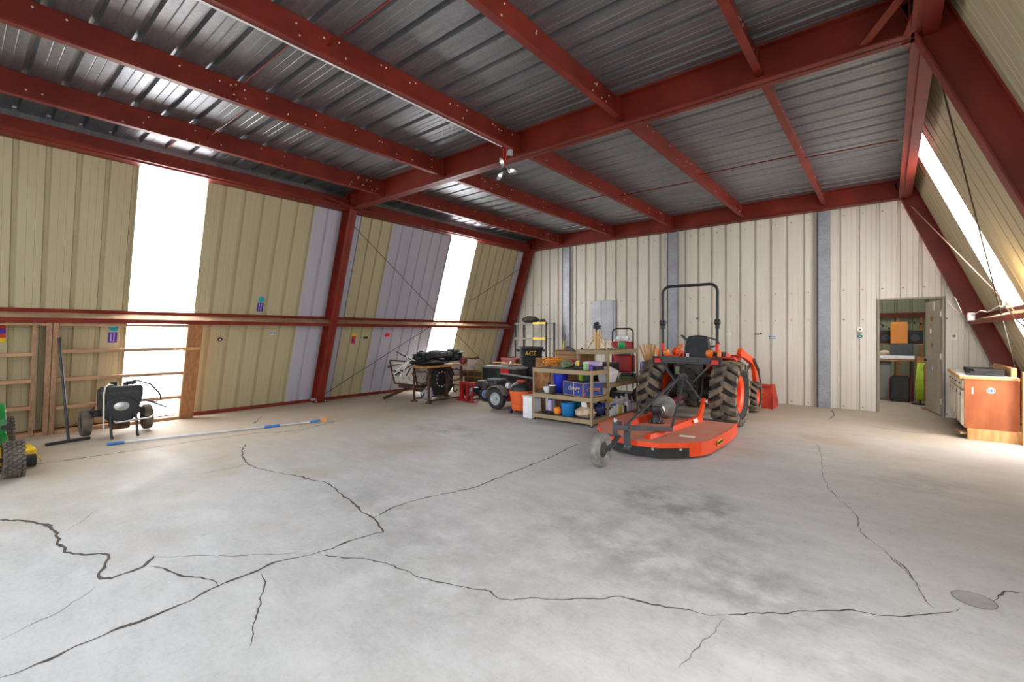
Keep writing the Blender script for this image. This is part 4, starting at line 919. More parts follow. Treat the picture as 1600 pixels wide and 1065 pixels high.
MB().b2(-.1, .02, -.215, -.2, .4, .64).build('side_plate', 'dark_green', ch)
for i, (x, y, z, l, w_, rz, m, lab) in enumerate(((-6.9, 7.95, .705, .55, .16, .3, 'white_paint', 'white painted board on the dark chest'), (-6.75, 8.0, .73, .5, .12, -.2, 'dusty_grey', 'weathered grey board lying across the dark chest'), (-6.55, 7.98, .755, .5, .10, .1, 'wood_light', 'pale pine board topmost on the dark chest'), (-6.95, 8.02, .775, .3, .12, .7, 'wood_light', 'short pine offcut tilted on the boards'))):
    tag(MB(TR((0, 0, 0), rz)).b2(-l / 2, l / 2, -w_ / 2, w_ / 2, 0, .022).build('loose_board', m, loc=(x, y, z)), lab, 'board', 'boards on the dark chest')
es = thing('engine_stand', 'red steel stand with two legs beside the bench', 'stand', (-7.1, 7.12, 0))
MB().b2(-.19, -.11, -.03, .03, 0, .36).build('post', 'red_paint', es, bevel=.006); MB().b2(-.2, .28, -.035, .035, .35, .40).build('arm', 'red_paint', es, bevel=.006); MB().b2(.0, .04, -.03, .03, 0, .35).build('post', 'red_paint', es); MB().b2(-.2, .06, -.12, .12, 0, .03).build('base', 'red_paint', es)
js = thing('jack_stand', 'small red pyramid jack stand on the floor by the bench', 'jack stand', (-6.85, 7.02, 0))
for sx in (-1, 1):
    for sy in (-1, 1): MB().bar((sx * .1, sy * .1, 0), (sx * .02, sy * .02, .24), .04, .012).build('leg', 'red_paint', js)
MB().cyl((0, 0, .18), (0, 0, .30), .022).build('ratchet_post', 'steel', js); MB().b2(-.04, .04, -.02, .02, .30, .32).build('saddle', 'red_paint', js); MB().b2(-.11, .11, -.11, .11, 0, .012).build('base', 'red_paint', js)
# walk-behind mower with pale blue rims
wm = thing('walk_mower', 'walk-behind mower with pale blue wheel rims behind the red stands', 'mower', (-6.95, 7.52, 0))
for x, y in ((.22, -.2), (-.3, -.16), (.22, .22), (-.3, .22)):
    w = MB(Matrix.Rotation(R_(90), 4, 'X')).lathe([(.09, -.03), (.085, .03), (.05, .02), (.025, .045), (0, .05)], n=16).build('wheel', 'blue_rim', wm, (x, y, .15), smooth=40)
    MB(Matrix.Rotation(R_(90), 4, 'X')).ring([(.09, -.035), (.13, -.04), (.15, -.025), (.15, .025), (.13, .04), (.09, .035)], n=28).build('tyre', 'black_rubber', w, smooth=40)
MB().b2(-.35, .3, -.15, .18, .12, .26).build('deck', 'black_metal', wm, bevel=.03); MB().b2(-.12, .14, -.12, .12, .26, .42).build('motor', 'charcoal', wm, bevel=.03)
# ---- log splitter
S = thing('log_splitter', 'log splitter with grey fender, red tank and black beam', 'log splitter', (-5.75, 6.95, 0))
for y, f in ((-.3, 1), (.38, -1)):
    w = MB(Matrix.Rotation(R_(90 * f), 4, 'X')).lathe([(.125, -.05), (.13, .0), (.125, .05), (.105, .035), (.09, .02), (.035, .02), (.03, .05), (0, .055)], n=22).build('wheel', 'rim_silver', S, (-.07, y, .205), smooth=40)
    MB(Matrix.Rotation(R_(90), 4, 'X')).ring([(.125, -.055), (.16, -.065), (.195, -.05), (.205, -.02), (.205, .02), (.195, .05), (.16, .065), (.125, .055)], n=32).build('tyre', 'black_rubber', w, smooth=40)
    vs = []
    for i in range(9):
        a = R_(175 - i * 19); vs += [(-.07 + .25 * math.cos(a), y - .09 * f, .205 + .25 * math.sin(a)), (-.07 + .25 * math.cos(a), y + .09 * f, .205 + .25 * math.sin(a))]
    vs += [(p[0] * .985 - .001, p[1], p[2] - .012) for p in vs[:18]]
    fs = [(2*i, 2*i+1, 2*i+3, 2*i+2) for i in range(8)] + [(18+2*i, 18+2*i+2, 18+2*i+3, 18+2*i+1) for i in range(8)] + [(2*i, 2*i+2, 2*i+20, 2*i+18) for i in range(8)] + [(2*i+1, 2*i+19, 2*i+21, 2*i+3) for i in range(8)]
    MB().add(vs, fs).build('fender', 'dusty_grey', S, smooth=40)
mb = MB(PROF); MB(Matrix(((1, 0, 0, 0), (0, 0, 1, 0), (0, 1, 0, 0), (0, 0, 0, 1)))).prism([(.05, .14), (.48, .22), (.5, .5), (.3, .53), (.1, .38)], -.16, .2).build('tank', 'maroon', S, bevel=.01)
mb = MB(); A_ = ((-.62, .5, .60), (.56, .08, .60)); mb.bar((A_[0][0], A_[0][1], .53), (A_[1][0], A_[1][1], .53), .014, .14); mb.build('beam_web', 'black_metal', S)
for z in (.46, .60): MB().bar((A_[0][0], A_[0][1], z), (A_[1][0], A_[1][1], z), .12, .016).build('beam_flange', 'dusty_grey' if z > .5 else 'black_metal', S)
mb = MB(); mb.box((-.3, -.05, .42), (.3, .26, .14)); mb.cyl((-.44, -.1, .42), (-.44, -.26, .42), .07, n=14); mb.build('engine', 'dark_grime', S, bevel=.02)
mb = MB(); mb.box((-.3, -.02, .53), (.36, .24, .05)); mb.cyl((-.2, -.1, .5), (-.2, -.2, .5), .045, n=12); mb.build('engine_cover', 'charcoal', S, bevel=.015)
MB().cyl((-.42, -.19, .44), (-.42, -.24, .44), .05, n=14).build('starter', 'steel', S, smooth=40); MB().cyl((.02, -.1, .44), (.1, -.1, .44), .06, n=14).build('oil_filter', 'white_plastic', S, smooth=40)
MB().b2(-.35, .4, -.2, .25, .18, .22).build('frame', 'red_paint', S); MB().tube([(.0, -.12, .5), (.1, -.2, .54), (.25, -.2, .52), (.35, -.1, .46)], .014, 7).build('hydraulic_hose', 'black_rubber', S, smooth=50)
MB().bar((.35, .1, .2), (.62, .05, .012), .04, .04).build('support_leg', 'maroon', S)
# ---- gas cylinder and red crates
o = MB().lathe([(.075, 0), (.085, .03), (.085, .62), (.075, .70), (.035, .76), (.02, .80), (0, .80)], n=20).build('gas_cylinder', 'milk_white', loc=(-7.02, 8.55, 0), smooth=40); tag(o, 'pale grey-green cylinder standing by the red crates', 'cylinder')
proto = None
for i in range(3):
    if proto is None:
        proto = thing('stacking_crate', '', 'crate', (-7.35, 9.05, 0), .15, 'brick-red crates')
        for a in ((-.24, .24, -.2, -.185), (-.24, .24, .185, .2), (-.24, -.225, -.2, .2), (.225, .24, -.2, .2)): MB().b2(*a, .01, .27).build('wall', 'brick_red', proto)
        for z in (.05, .14, .255): MB().b2(-.25, .25, -.212, -.2, z - .02, z + .02).build('rib', 'brick_red', proto)
        MB().b2(-.24, .24, -.2, .2, 0, .012).build('floor_plate', 'brick_red', proto); c = proto
    else: c = copy_tree(proto); c.location.z = .283 * i; c.rotation_euler.z = .15 - .1 * i
    c['label'] = ['bottom of three stacked brick-red crates', 'middle of three stacked brick-red crates', 'top of three stacked brick-red crates'][i]
# ---- black rubbish bins nested in a tower
cd = Vector((6.55, -8.7, 0)).normalized(); az = math.atan2(cd.y, cd.x)
for i, (z0, lab) in enumerate(((0, 'lower black rubbish bin carrying a nested one'), (.43, 'upper black rubbish bin with yellow lettering'))):
    b_ = thing('rubbish_bin', lab, 'bin', (-6.55, 8.7, z0), az, 'nested black rubbish bins')
    MB().lathe([(.20, 0), (.22, .01), (.275, .62), (.29, .66), (.305, .66), (.305, .70), (.285, .71), (.262, .62), (.21, .04), (0, .035)], n=30).build('tub', 'black_plastic', b_, smooth=40)
    for z in (.25, .48): MB().ring([(.225 + .09 * z, z - .012), (.245 + .09 * z, z), (.225 + .09 * z, z + .012)], n=30).build('hoop', 'black_plastic', b_, smooth=40)
    for s in (-1, 1): MB().box((0, s * .31, .62), (.12, .06, .05)).build('handle', 'black_plastic', b_, bevel=.012)
    if i: text('bin_lettering', 'ACE', .14, 'yellow', b_, Matrix.Translation((.291, 0, .56)) @ Matrix.Rotation(R_(-5), 4, 'Y') @ Matrix(((0, 0, 1, 0), (1, 0, 0, 0), (0, 1, 0, 0), (0, 0, 0, 1))), .003)
# ---- black rack with yellow-wrapped corners on the end wall
rk = thing('storage_rack', 'narrow black steel rack with yellow-taped shelf corners by the end wall', 'rack', (-7.7, 10.4, 0))
for x in (-.53, .53):
    for y in (-.2, .2): MB().b2(x - .02, x + .02, y - .02, y + .02, 0, 1.76).build('post', 'black_metal', rk)
for z in (.2, .75, 1.32, 1.74):
    s_ = MB().b2(-.53, .53, -.2, .2, z - .012, z).build('shelf', 'grey_plastic', rk)
    MB().b2(-.53, .53, -.225, -.21, z - .035, z + .015).build('front_rail', 'grey_plastic', s_)
    if z > 1: MB().b2(.12, .54, -.235, -.225, z - .035, z + .025).build('yellow_tape', 'yellow', s_)
tag(MB().blob((0, 0, 0), (.55, .3, .2), 6, .15, 2.2, 18, 10).build('bedroll', 'brown_bag', loc=(-7.85, 10.4, 1.742), smooth=60), 'rolled dark brown bag lying on top of the black rack', 'bag')
tag(MB().blob((0, 0, 0), (.2, .2, .1), 8, .2, 3).build('knit_hat', 'black_tarp', loc=(-7.42, 10.38, 1.742), smooth=60), 'small dark hat beside the bag on the rack', 'hat')
o = thing('long_handled_tool', 'yellow-handled fork leaning at the end wall beside the rack', 'tool', (-7.0, 10.45, 0)); MB().cyl((0, 0, 0), (.06, .3, 1.25), .016, n=8).build('handle', 'yellow', o); MB().tube([(.06, .3, 1.25), (.03, .31, 1.33), (.03, .31, 1.45)], .007, 6).build('tine', 'wire_dark', o); MB().tube([(.06, .3, 1.25), (.1, .31, 1.33), (.1, .31, 1.45)], .007, 6).build('tine', 'wire_dark', o)
# ---- shop vacuum
V = thing('tub_vacuum', 'orange tub vacuum with a black motor lid on small blue casters', 'vacuum', (-5.17, 6.58, 0))
MB().lathe([(.15, .07), (.165, .075), (.205, .36), (.215, .39), (.215, .42), (.195, .42), (.185, .36), (.15, .1), (0, .1)], n=26).build('tub', 'hdx_orange', V, smooth=40)
MB().lathe([(.205, .42), (.2, .46), (.17, .52), (.12, .56), (0, .57)], n=24).build('lid', 'black_plastic', V, smooth=40); MB().box((0, 0, .585), (.16, .1, .04)).build('handle', 'bucket_orange', V, bevel=.012)
MB().ring([(.18, .18), (.188, .19), (.192, .2), (.184, .2)], n=26).build('hoop', 'hdx_orange', V)
for a in (30, 150, 210, 330):
    c_ = (.19 * math.cos(R_(a)), .19 * math.sin(R_(a))); k = MB().cyl((c_[0] - .02, c_[1], .035), (c_[0] + .02, c_[1], .035), .035, n=12).build('caster', 'deep_blue', V, smooth=40); MB().box((c_[0], c_[1], .07), (.05, .05, .03)).build('caster_bracket', 'deep_blue', k)

# ================================================================ BEHIND THE SHELVES
o = MB().add(*(lambda m: (m.v, m.f))(MB().box((0, 0, .5), (.88, .018, 1.0), rx=-.06))).build('strand_board', 'osb', loc=(-4.70, 6.96, 0)); tag(o, 'brown strand board panel leaning behind the low shelving', 'board')
o = MB().b2(-.25, .25, -.2, .2, 0, .86).build('storage_box', 'black_plastic', loc=(-5.68, 9.15, 0), bevel=.01); tag(o, 'tall dark box behind the strand board, under the grey hood', 'box')
o = MB().add([(-.16, -.17, 0), (.36, -.12, -.0), (.36, .14, 0), (-.16, .14, 0), (-.1, 0, .30), (-.02, .02, .30)], [(0, 1, 5, 4), (1, 2, 5), (2, 3, 4, 5), (3, 0, 4), (0, 3, 2, 1)]).build('sheet_hood', 'charcoal', loc=(-5.72, 9.12, .862)); tag(o, 'dark grey pointed metal hood on the tall dark box', 'hood')
bxm = thing('cardboard_box', 'tall brown cardboard box behind the wooden stand', 'box', (-4.5, 7.35, 0)); MB().b2(-.26, .26, -.26, .26, 0, 1.08).build('body', 'cardboard', bxm)
MB().box((-.3, 0, 1.11), (.12, .52, .006), ry=R_(-35)).build('flap', 'cardboard', bxm); MB().box((0, -.30, 1.1), (.52, .1, .006), rx=R_(25)).build('flap', 'cardboard', bxm)
wst = thing('wheel_tool', 'yellow and black long-handled tool behind the shelves', 'tool', (-4.95, 8.2, 0)); MB().cyl((0, 0, 0), (.02, .1, 1.0), .025, n=8).build('handle', 'yellow', wst); MB().cyl((.02, .1, 1.0), (.022, .11, 1.16), .028, n=8).build('grip', 'black_plastic', wst)
pwb = thing('pressure_washer', 'red wheeled machine with a tall black hoop handle behind the shelves', 'pressure washer', (-4.42, 9.15, 0))
MB().tube([(-.24, 0, .3), (-.24, 0, 1.42)] + arc((-.14, 0, 1.46), .10, 180, 90, 5) + arc((.14, 0, 1.46), .10, 90, 0, 5) + [(.24, 0, 1.42), (.24, 0, .3)], .018, 8).build('hoop_handle', 'black_metal', pwb, smooth=50)
MB().b2(-.22, .22, -.06, .2, .62, 1.0).build('tank', 'red_paint', pwb, bevel=.04); MB().b2(-.23, .23, -.1, .1, 1.05, 1.28).build('hopper', 'red_paint', pwb, bevel=.03); MB().b2(-.23, .23, -.08, .2, .4, .6).build('motor', 'black_plastic', pwb, bevel=.02)
MB().blob((0, 0, 1.27), (.3, .2, .16), 4, .1).build('white_cap', 'white_plastic', pwb, smooth=60); MB().b2(-.24, .24, -.12, -.1, 1.0, 1.05).build('name_strip', 'dark_green', pwb)
for x in (-.26, .26):
    w = MB(AX).lathe([(.13, -.03), (.15, 0), (.13, .03), (.05, .035), (0, .04)], n=20).build('wheel', 'black_rubber', pwb, (x, .1, .15), smooth=40)
MB().b2(-.24, .24, -.1, .2, .14, .2).build('frame', 'black_metal', pwb); MB().b2(-.24, .24, -.14, -.1, 0, .2).build('stand', 'black_metal', pwb)
bd = thing('blue_drum', 'dark blue drum standing between the shelves and the tractor tyre', 'drum', (-3.62, 8.62, 0)); MB().lathe([(.15, 0), (.16, .02), (.16, .86), (.15, .9), (.13, .9), (.13, .88), (0, .87)], n=24).build('body', 'royal_blue', bd, smooth=40)
for z in (.3, .6): MB().ring([(.158, z - .012), (.17, z), (.158, z + .012)], n=24).build('hoop', 'royal_blue', bd, smooth=40)
for i in range(5):
    o = MB().add(*(lambda m: (m.v, m.f))(MB().bar((0, 0, 0), (-.15 + .04 * i, .03 * i, .36 + .02 * (i % 2)), .05, .012))).build('garden_stake', 'wood_light', loc=(-3.63 + .02 * i, 8.55 + .02 * i, .872)); tag(o, ['leftmost', 'second', 'middle', 'fourth', 'rightmost'][i] + ' of the wooden stakes fanned in the blue drum', 'stake', 'wooden stakes in the blue drum')
tag(MB().lathe([(0, 0), (.05, .01), (.07, .06), (.06, .11), (0, .13)], n=16).build('green_ball', 'bright_green', loc=(-3.8, 7.82, 1.174), smooth=50), 'bright green ball on the back of the tall shelving', 'ball')
gs = thing('galvanised_sheet', 'bare galvanised patch sheet fixed on the end wall', 'metal sheet', (-5.8, YW - .034, 1.3)); mb = MB(); vs = []
for t, d in profile(-.34, .34): vs += [(t, -.006 + d * .5, 0), (t, -.006 + d * .5, 1.02)]
n = len(vs) // 2; MB().add(vs, [(2*i, 2*i+2, 2*i+3, 2*i+1) for i in range(n - 1)]).build('sheet', 'galvanised', gs)
# ================================================================ ON THE LOW SHELVING
ZT, ZM, ZL = .873, .453, .113
co = MB(); r = random.Random(11); pts = []
for i in range(150):
    a = i * .52; rr = .11 + .05 * math.sin(i * .37) ; pts.append((rr * math.cos(a) * 1.15 + .03 * math.sin(i * .11), rr * math.sin(a) * .9, .012 + .12 * abs(math.sin(i * .071)) + .05 * r.random()))
tag(co.tube(pts, .0085, 6).build('extension_cord', 'cord_orange', loc=(-4.42, 6.5, ZT), smooth=60), 'tangled orange extension cord on the low shelving', 'cord')
tag(MB().blob((0, 0, 0), (.22, .2, .14), 12, .25, 3.2).build('canvas_pouch', 'sage', loc=(-4.14, 6.48, ZT), smooth=60), 'sage green canvas pouch beside the orange cord', 'pouch')
for i in range(4): tag(MB().add(*(lambda m: (m.v, m.f))(MB().bar((0, 0, .01), (.16, -.06 + .05 * i, .02 + .03 * i), .02, .012))).build('hand_tool', 'sage' if i % 2 else 'dark_green', loc=(-4.20 + .02 * i, 6.32 + .03 * i, ZT)), ['frontmost', 'second', 'third', 'rearmost'][i] + ' green-handled tool lying beside the canvas pouch', 'tool', 'green tools on the low shelving')
tag(MB().blob((0, 0, 0), (.16, .14, .13), 13, .2).build('red_rag', 'bucket_orange', loc=(-4.17, 6.70, ZT), smooth=60), 'orange-red rag at the back of the low shelving top', 'rag')
def jar(name, loc, r_, h, m, lab, cat, lid=None, grp=None, neck=.8):
    j = thing(name, lab, cat, loc, 0, grp); MB().lathe([(r_ * .95, 0), (r_, .005), (r_, h * .82), (r_ * neck, h * .9), (r_ * neck, h), (0, h)], n=16).build('body', m, j, smooth=40)
    if lid: MB().lathe([(r_ * neck * 1.05, h), (r_ * neck * 1.05, h * 1.12), (0, h * 1.13)], n=14).build('cap', lid, j, smooth=40)
    return j
jar('spray_bottle', (-3.94, 6.52, ZT), .03, .12, 'yellow', 'small yellow bottle near the middle of the low shelving top', 'bottle', 'white_plastic')
jar('white_bottle', (-3.99, 6.56, ZT), .03, .11, 'white_plastic', 'small white bottle beside the yellow bottle', 'bottle', 'bright_red')
o = MB().b2(-.2, .22, -.14, .14, 0, .05).build('black_tray', 'black_plastic', loc=(-3.80, 6.6, ZT)); tag(o, 'flat black tray on the right half of the low shelving top', 'tray')
jar('green_cup', (-3.71, 6.38, ZT), .045, .11, 'pale_green', 'pale green and white plastic cup at the front of the low shelving', 'cup', 'white_plastic', neck=1.0)
jar('purple_bottle', (-3.61, 6.36, ZT), .03, .09, 'purple', 'small purple bottle beside the pale green cup', 'bottle', 'magenta')
o = MB().b2(-.16, .12, -.07, .07, 0, .07).build('storage_tub', 'lilac', loc=(-3.70, 6.62, ZT + .052), bevel=.012); tag(o, 'clear lilac storage tub on the black tray', 'tub')
# middle shelf
bk_ = thing('shipping_carton', 'blue shipping carton with orange-white lettering on the low shelving', 'carton', (-3.70, 6.27, ZM), R_(-20))
MB().b2(-.50, 0, 0, .41, .004, .218).build('body', 'navy_box', bk_)
for a in ((-.505, .004, -.004, .0, .0, .012), (-.505, .004, -.004, 0, .21, .222), (-.505, -.493, -.004, 0, 0, .222), (-.006, .004, -.004, .008, 0, .222), (0, .004, 0, .413, 0, .012), (0, .004, 0, .413, .21, .222), (-.24, -.228, -.0045, 0, 0, .222)): MB().b2(*a).build('cardboard_edge' if a[0] != -.24 else 'tape', 'cardboard' if a[0] != -.24 else 'white_plastic', bk_)
text('carton_lettering', 'chewy', .115, 'burlap', bk_, Matrix.Translation((-.215, -.0055, .125)) @ Matrix.Rotation(R_(90), 4, 'X'))
text('carton_lettering', 'chewy', .105, 'cord_orange', bk_, Matrix.Translation((.0055, .22, .12)) @ Matrix(((0, 0, 1, 0), (1, 0, 0, 0), (0, 1, 0, 0), (0, 0, 0, 1))))
MB().b2(-.0, .0055, .02, .06, .03, .07).build('carton_mark', 'bucket_orange', bk_)
bb = thing('blue_bin', 'royal blue plastic bin behind the carton', 'bin', (-4.35, 6.63, ZM)); MB().lathe([(.10, 0), (.105, .005), (.13, .30), (.14, .30), (.14, .32), (.12, .32), (.095, .02), (0, .015)], n=22).build('tub', 'royal_blue', bb, smooth=40)
jar('lime_bin', (-3.93, 6.62, ZM + .223), .05, .135, 'lime_hose', 'lime green pot standing on the carton', 'bin', neck=1.0); jar('green_bin', (-3.82, 6.60, ZM + .223), .045, .135, 'dark_green', 'dark green pot next to the lime one', 'bin', neck=1.0)
jar('brown_jar', (-4.33, 6.36, ZM), .055, .13, 'brown_bag', 'brown jar with a white lid beside the carton', 'jar', 'white_plastic', neck=1.05); 
o = MB().lathe([(.05, 0), (.07, .05), (.08, .1), (.075, .1), (.06, .05), (0, .02)], n=18).build('white_bowl', 'white_plastic', loc=(-4.47, 6.42, ZM), smooth=40); tag(o, 'white plastic bowl on the middle shelf of the low unit', 'bowl')
pts = [((.09 + .03 * math.sin(i)) * math.cos(i * .6), (.09 + .03 * math.cos(i * 1.3)) * math.sin(i * .6), .012 + .03 * abs(math.sin(i * .3))) for i in range(46)]
tag(MB().tube(pts, .008, 6).build('grey_cable', 'dusty_grey', loc=(-4.56, 6.58, ZM), smooth=60), 'tangled grey cable at the left of the middle shelf', 'cable')
tag(MB().tube([(.085 * math.cos(i * .4), .08 * math.sin(i * .4), .06 + .04 * math.sin(i * .9)) for i in range(16)], .01, 6).build('blue_strap', 'deep_blue', loc=(-4.535, 6.66, ZM + .05), smooth=60), 'loop of dark blue strap behind the white bowl', 'strap')
# bottom shelf
def bucket(name, loc, rb, rt, h, m, lab, cat='bucket', handle=True):
    b_ = thing(name, lab, cat, loc); MB().lathe([(rb, 0), (rb * 1.03, .006), (rt, h), (rt * 1.06, h), (rt * 1.06, h * 1.05), (rt * .95, h * 1.05), (rb * .95, .02), (0, .015)], n=24).build('tub', m, b_, smooth=40)
    if handle: MB().tube([(rt * math.cos(a), -rt * .9 + .0 - .02 * math.sin(a), h - rt * 1.1 * math.sin(a)) for a in [k * math.pi / 8 for k in range(9)]], .004, 5).build('bail', 'steel', b_)
    return b_
bucket('white_bucket', (-4.53, 6.60, ZL), .085, .10, .27, 'white_plastic', 'white bucket on the left end of the bottom shelf')
o = thing('white_bin', 'tall white rectangular bin standing left of the low shelving', 'bin', (-4.80, 6.42, 0)); MB().b2(-.10, .10, -.14, .14, 0, .36).build('body', 'white_plastic', o, bevel=.012); MB().b2(-.11, .11, -.15, .15, .36, .385).build('rim', 'white_paint', o, bevel=.005)
jar('blue_striped_tin', (-4.42, 6.42, ZL), .04, .22, 'lilac', 'pale tin with a blue stripe beside the white bucket', 'tin', 'sticker_blue', neck=1.0)
pk = thing('toy_pumpkin', 'small orange plastic pumpkin on the bottom shelf', 'pumpkin', (-4.23, 6.36, ZL)); MB().lathe([(.03, 0), (.065, .03), (.07, .07), (.06, .11), (.03, .13), (0, .125)], n=18).build('body', 'pumpkin', pk, smooth=40); MB().cyl((0, 0, .12), (.01, 0, .15), .01, n=8).build('stem', 'dark_green', pk)
bucket('sky_blue_tub', (-4.05, 6.40, ZL), .095, .12, .20, 'sky_blue', 'bright blue tub on the bottom shelf', 'tub', False)
bucket('teal_tub', (-3.98, 6.66, ZL), .08, .10, .235, 'teal', 'dark teal tub behind the bright blue tub', 'tub', False)
tag(MB().blob((0, 0, 0), (.24, .2, .09), 15, .2).build('brown_cloth', 'brown_bag', loc=(-4.08, 6.5, ZL + .215), smooth=60), 'dark brown cloth draped on the bright blue tub', 'cloth')
tag(MB().blob((0, 0, 0), (.34, .26, .17), 16, .16, 2.4, 20, 10).build('burlap_sack', 'burlap', loc=(-3.74, 6.41, ZL), smooth=60), 'lumpy pale burlap sack on the right of the bottom shelf', 'sack')
tag(MB(TR((0, 0, 0), .2, .2)).b2(-.045, .045, -.002, .002, 0, .1).build('paper_tag', 'paper', loc=(-3.75, 6.4, ZL + .17)), 'white paper tag standing on the burlap sack', 'tag')
jar('brown_jug', (-3.82, 6.68, ZL), .055, .22, 'wood_board', 'brown jug behind the burlap sack', 'jug', 'black_plastic', neck=.5)
tag(MB().blob((0, 0, 0), (.2, .2, .2), 17, .15, 3).build('dark_helmet', 'deep_blue', loc=(-3.65, 6.68, ZL), smooth=50), 'glossy dark blue helmet at the right end of the bottom shelf', 'helmet')
tag(MB().blob((0, 0, 0), (.26, .14, .05), 18, .25).build('black_shoe', 'black_tarp', loc=(-4.4, 6.33, ZL), smooth=50), 'flat black shoe at the front of the bottom shelf', 'shoe')
# ================================================================ ON THE TALL SHELVING
ts = thing('wooden_stand', 'pale wooden slatted stand with a black top on the tall shelving', 'stand', (-3.92, 7.12, 1.173))
for sx in (-1, 1):
    for sy in (-1, 1): MB().bar((sx * .27, sy * .14, .008), (sx * .03, sy * .03, .25), .026, .014).build('leg', 'wood_pale', ts)
    MB().bar((sx * .03, -.02, 0), (sx * .03, -.02, .34), .03, .02).build('upright', 'wood_pale', ts); MB().bar((sx * .03, .03, 0), (sx * .03, .03, .34), .03, .02).build('upright', 'wood_pale', ts)
mb = MB(); mb.cyl((0, 0, .3), (0, 0, .37), .025, n=10); mb.box((0, 0, .40), (.11, .08, .07)); mb.cyl((-.05, 0, .44), (.03, 0, .46), .028, n=10); mb.build('black_head', 'black_plastic', ts, bevel=.008)
o = thing('white_bag', 'crumpled white plastic bag on the middle of the tall shelving', 'bag', (-3.68, 7.02, .622)); MB().add([(-.09, -.12, 0), (.1, -.12, 0), (.1, .12, 0), (-.09, .12, 0), (-.1, -.15, .18), (.12, -.13, .16), (.16, .15, .2), (-.1, .13, .25), (-.05, -.08, .28), (.03, .1, .27)], [(3, 2, 1, 0), (0, 1, 5, 4), (1, 2, 6, 5), (2, 3, 7, 6), (3, 0, 4, 7), (4, 5, 8), (5, 6, 9, 8), (6, 7, 9), (7, 4, 8, 9)]).build('body', 'white_plastic', o, bevel=.015, smooth=60)
gt = thing('green_tray', 'shallow grey-green tray on the middle of the tall shelving', 'tray', (-3.70, 7.62, .623)); MB().b2(-.12, .12, -.26, .26, 0, .01).build('base', 'sage', gt)
for a in ((-.12, .12, -.26, -.25), (-.12, .12, .25, .26), (-.12, -.11, -.26, .26), (.11, .12, -.26, .26)): MB().b2(*a, .01, .045).build('side', 'sage', gt)
tr = thing('funnel_cup', 'small pale goblet-shaped funnel on the grey-green tray', 'funnel', (-3.70, 7.5, .634)); MB().lathe([(.035, 0), (.01, .02), (.01, .06), (.05, .12), (.05, .125), (.006, .065), (0, .06)], n=16).build('body', 'milk_white', tr, smooth=40)
o = MB().b2(-.2, .1, -.25, .25, 0, .3).build('black_case', 'black_plastic', loc=(-3.95, 7.6, .622), bevel=.02); tag(o, 'black hard case at the back of the tall shelving', 'case')
cans = [('white_plastic', 'black_plastic'), ('royal_blue', 'yellow'), ('white_plastic', 'sky_blue'), ('paper', 'white_plastic'), ('yellow', 'white_plastic'), ('white_plastic', 'deep_blue'), ('rust', 'white_plastic'), ('white_plastic', 'maroon'), ('lilac', 'white_plastic'), ('white_plastic', 'white_plastic')]
cn = ['white can with black lid', 'royal blue can with yellow lid', 'white can with bright blue lid', 'small plain white can', 'yellow can with white lid', 'white bottle with navy cap', 'rust brown bottle with white cap', 'white bottle with dark red cap', 'lilac bottle with white cap', 'plain white bottle with white cap']
for i, (m_, l_) in enumerate(cans):
    k = i // 2; fr0 = i % 2 == 0
    jar('paint_can', (-3.612 if fr0 else -3.735, 6.93 + .2 * k + (0 if fr0 else .05), .073), .047, (.12 if fr0 else .20) + .02 * (i % 3), m_, cn[i] + ' on the lowest shelf of the tall shelving', 'can', l_, 'cans and bottles on the tall shelving', .95 if i < 5 else .6)
wn = ['first', 'second', 'third', 'fourth', 'fifth']
for i in range(5):
    jar('white_jar', (-3.612, 7.03 + .2 * i, .073), .045, .13 + .03 * (i % 2), 'white_plastic' if i % 2 == 0 else 'paper', wn[i] + ' white jar from the near end of the lowest tall shelf', 'jar', 'white_plastic' if i % 2 else 'dusty_grey', 'white jars on the tall shelving', .9)
    jar('white_flask', (-3.735, 7.08 + .2 * i, .073), .045, .24 + .02 * (i % 2), 'white_plastic', wn[i] + ' tall white flask from the near end, behind the white jars', 'bottle', 'deep_blue' if i % 2 else 'white_plastic', 'white flasks on the tall shelving', .55)
for i in range(6): jar('dark_bottle', (-3.92 + .06 * (i % 2), 6.95 + .17 * i, .073), .05, .22 + .02 * (i % 3), 'deep_blue' if i % 2 else 'black_plastic', ['nearest', 'second', 'third', 'fourth', 'fifth', 'farthest'][i] + ' dark bottle behind the paint cans', 'bottle', 'white_plastic' if i % 3 == 0 else 'black_plastic', 'dark bottles behind the paint cans', .5)
tag(MB().blob((0, 0, 0), (.14, .12, .1), 21, .25).build('yellow_glove', 'yellow', loc=(-3.68, 7.06, .073 + .21), smooth=50), 'crumpled yellow glove on the paint cans', 'glove')

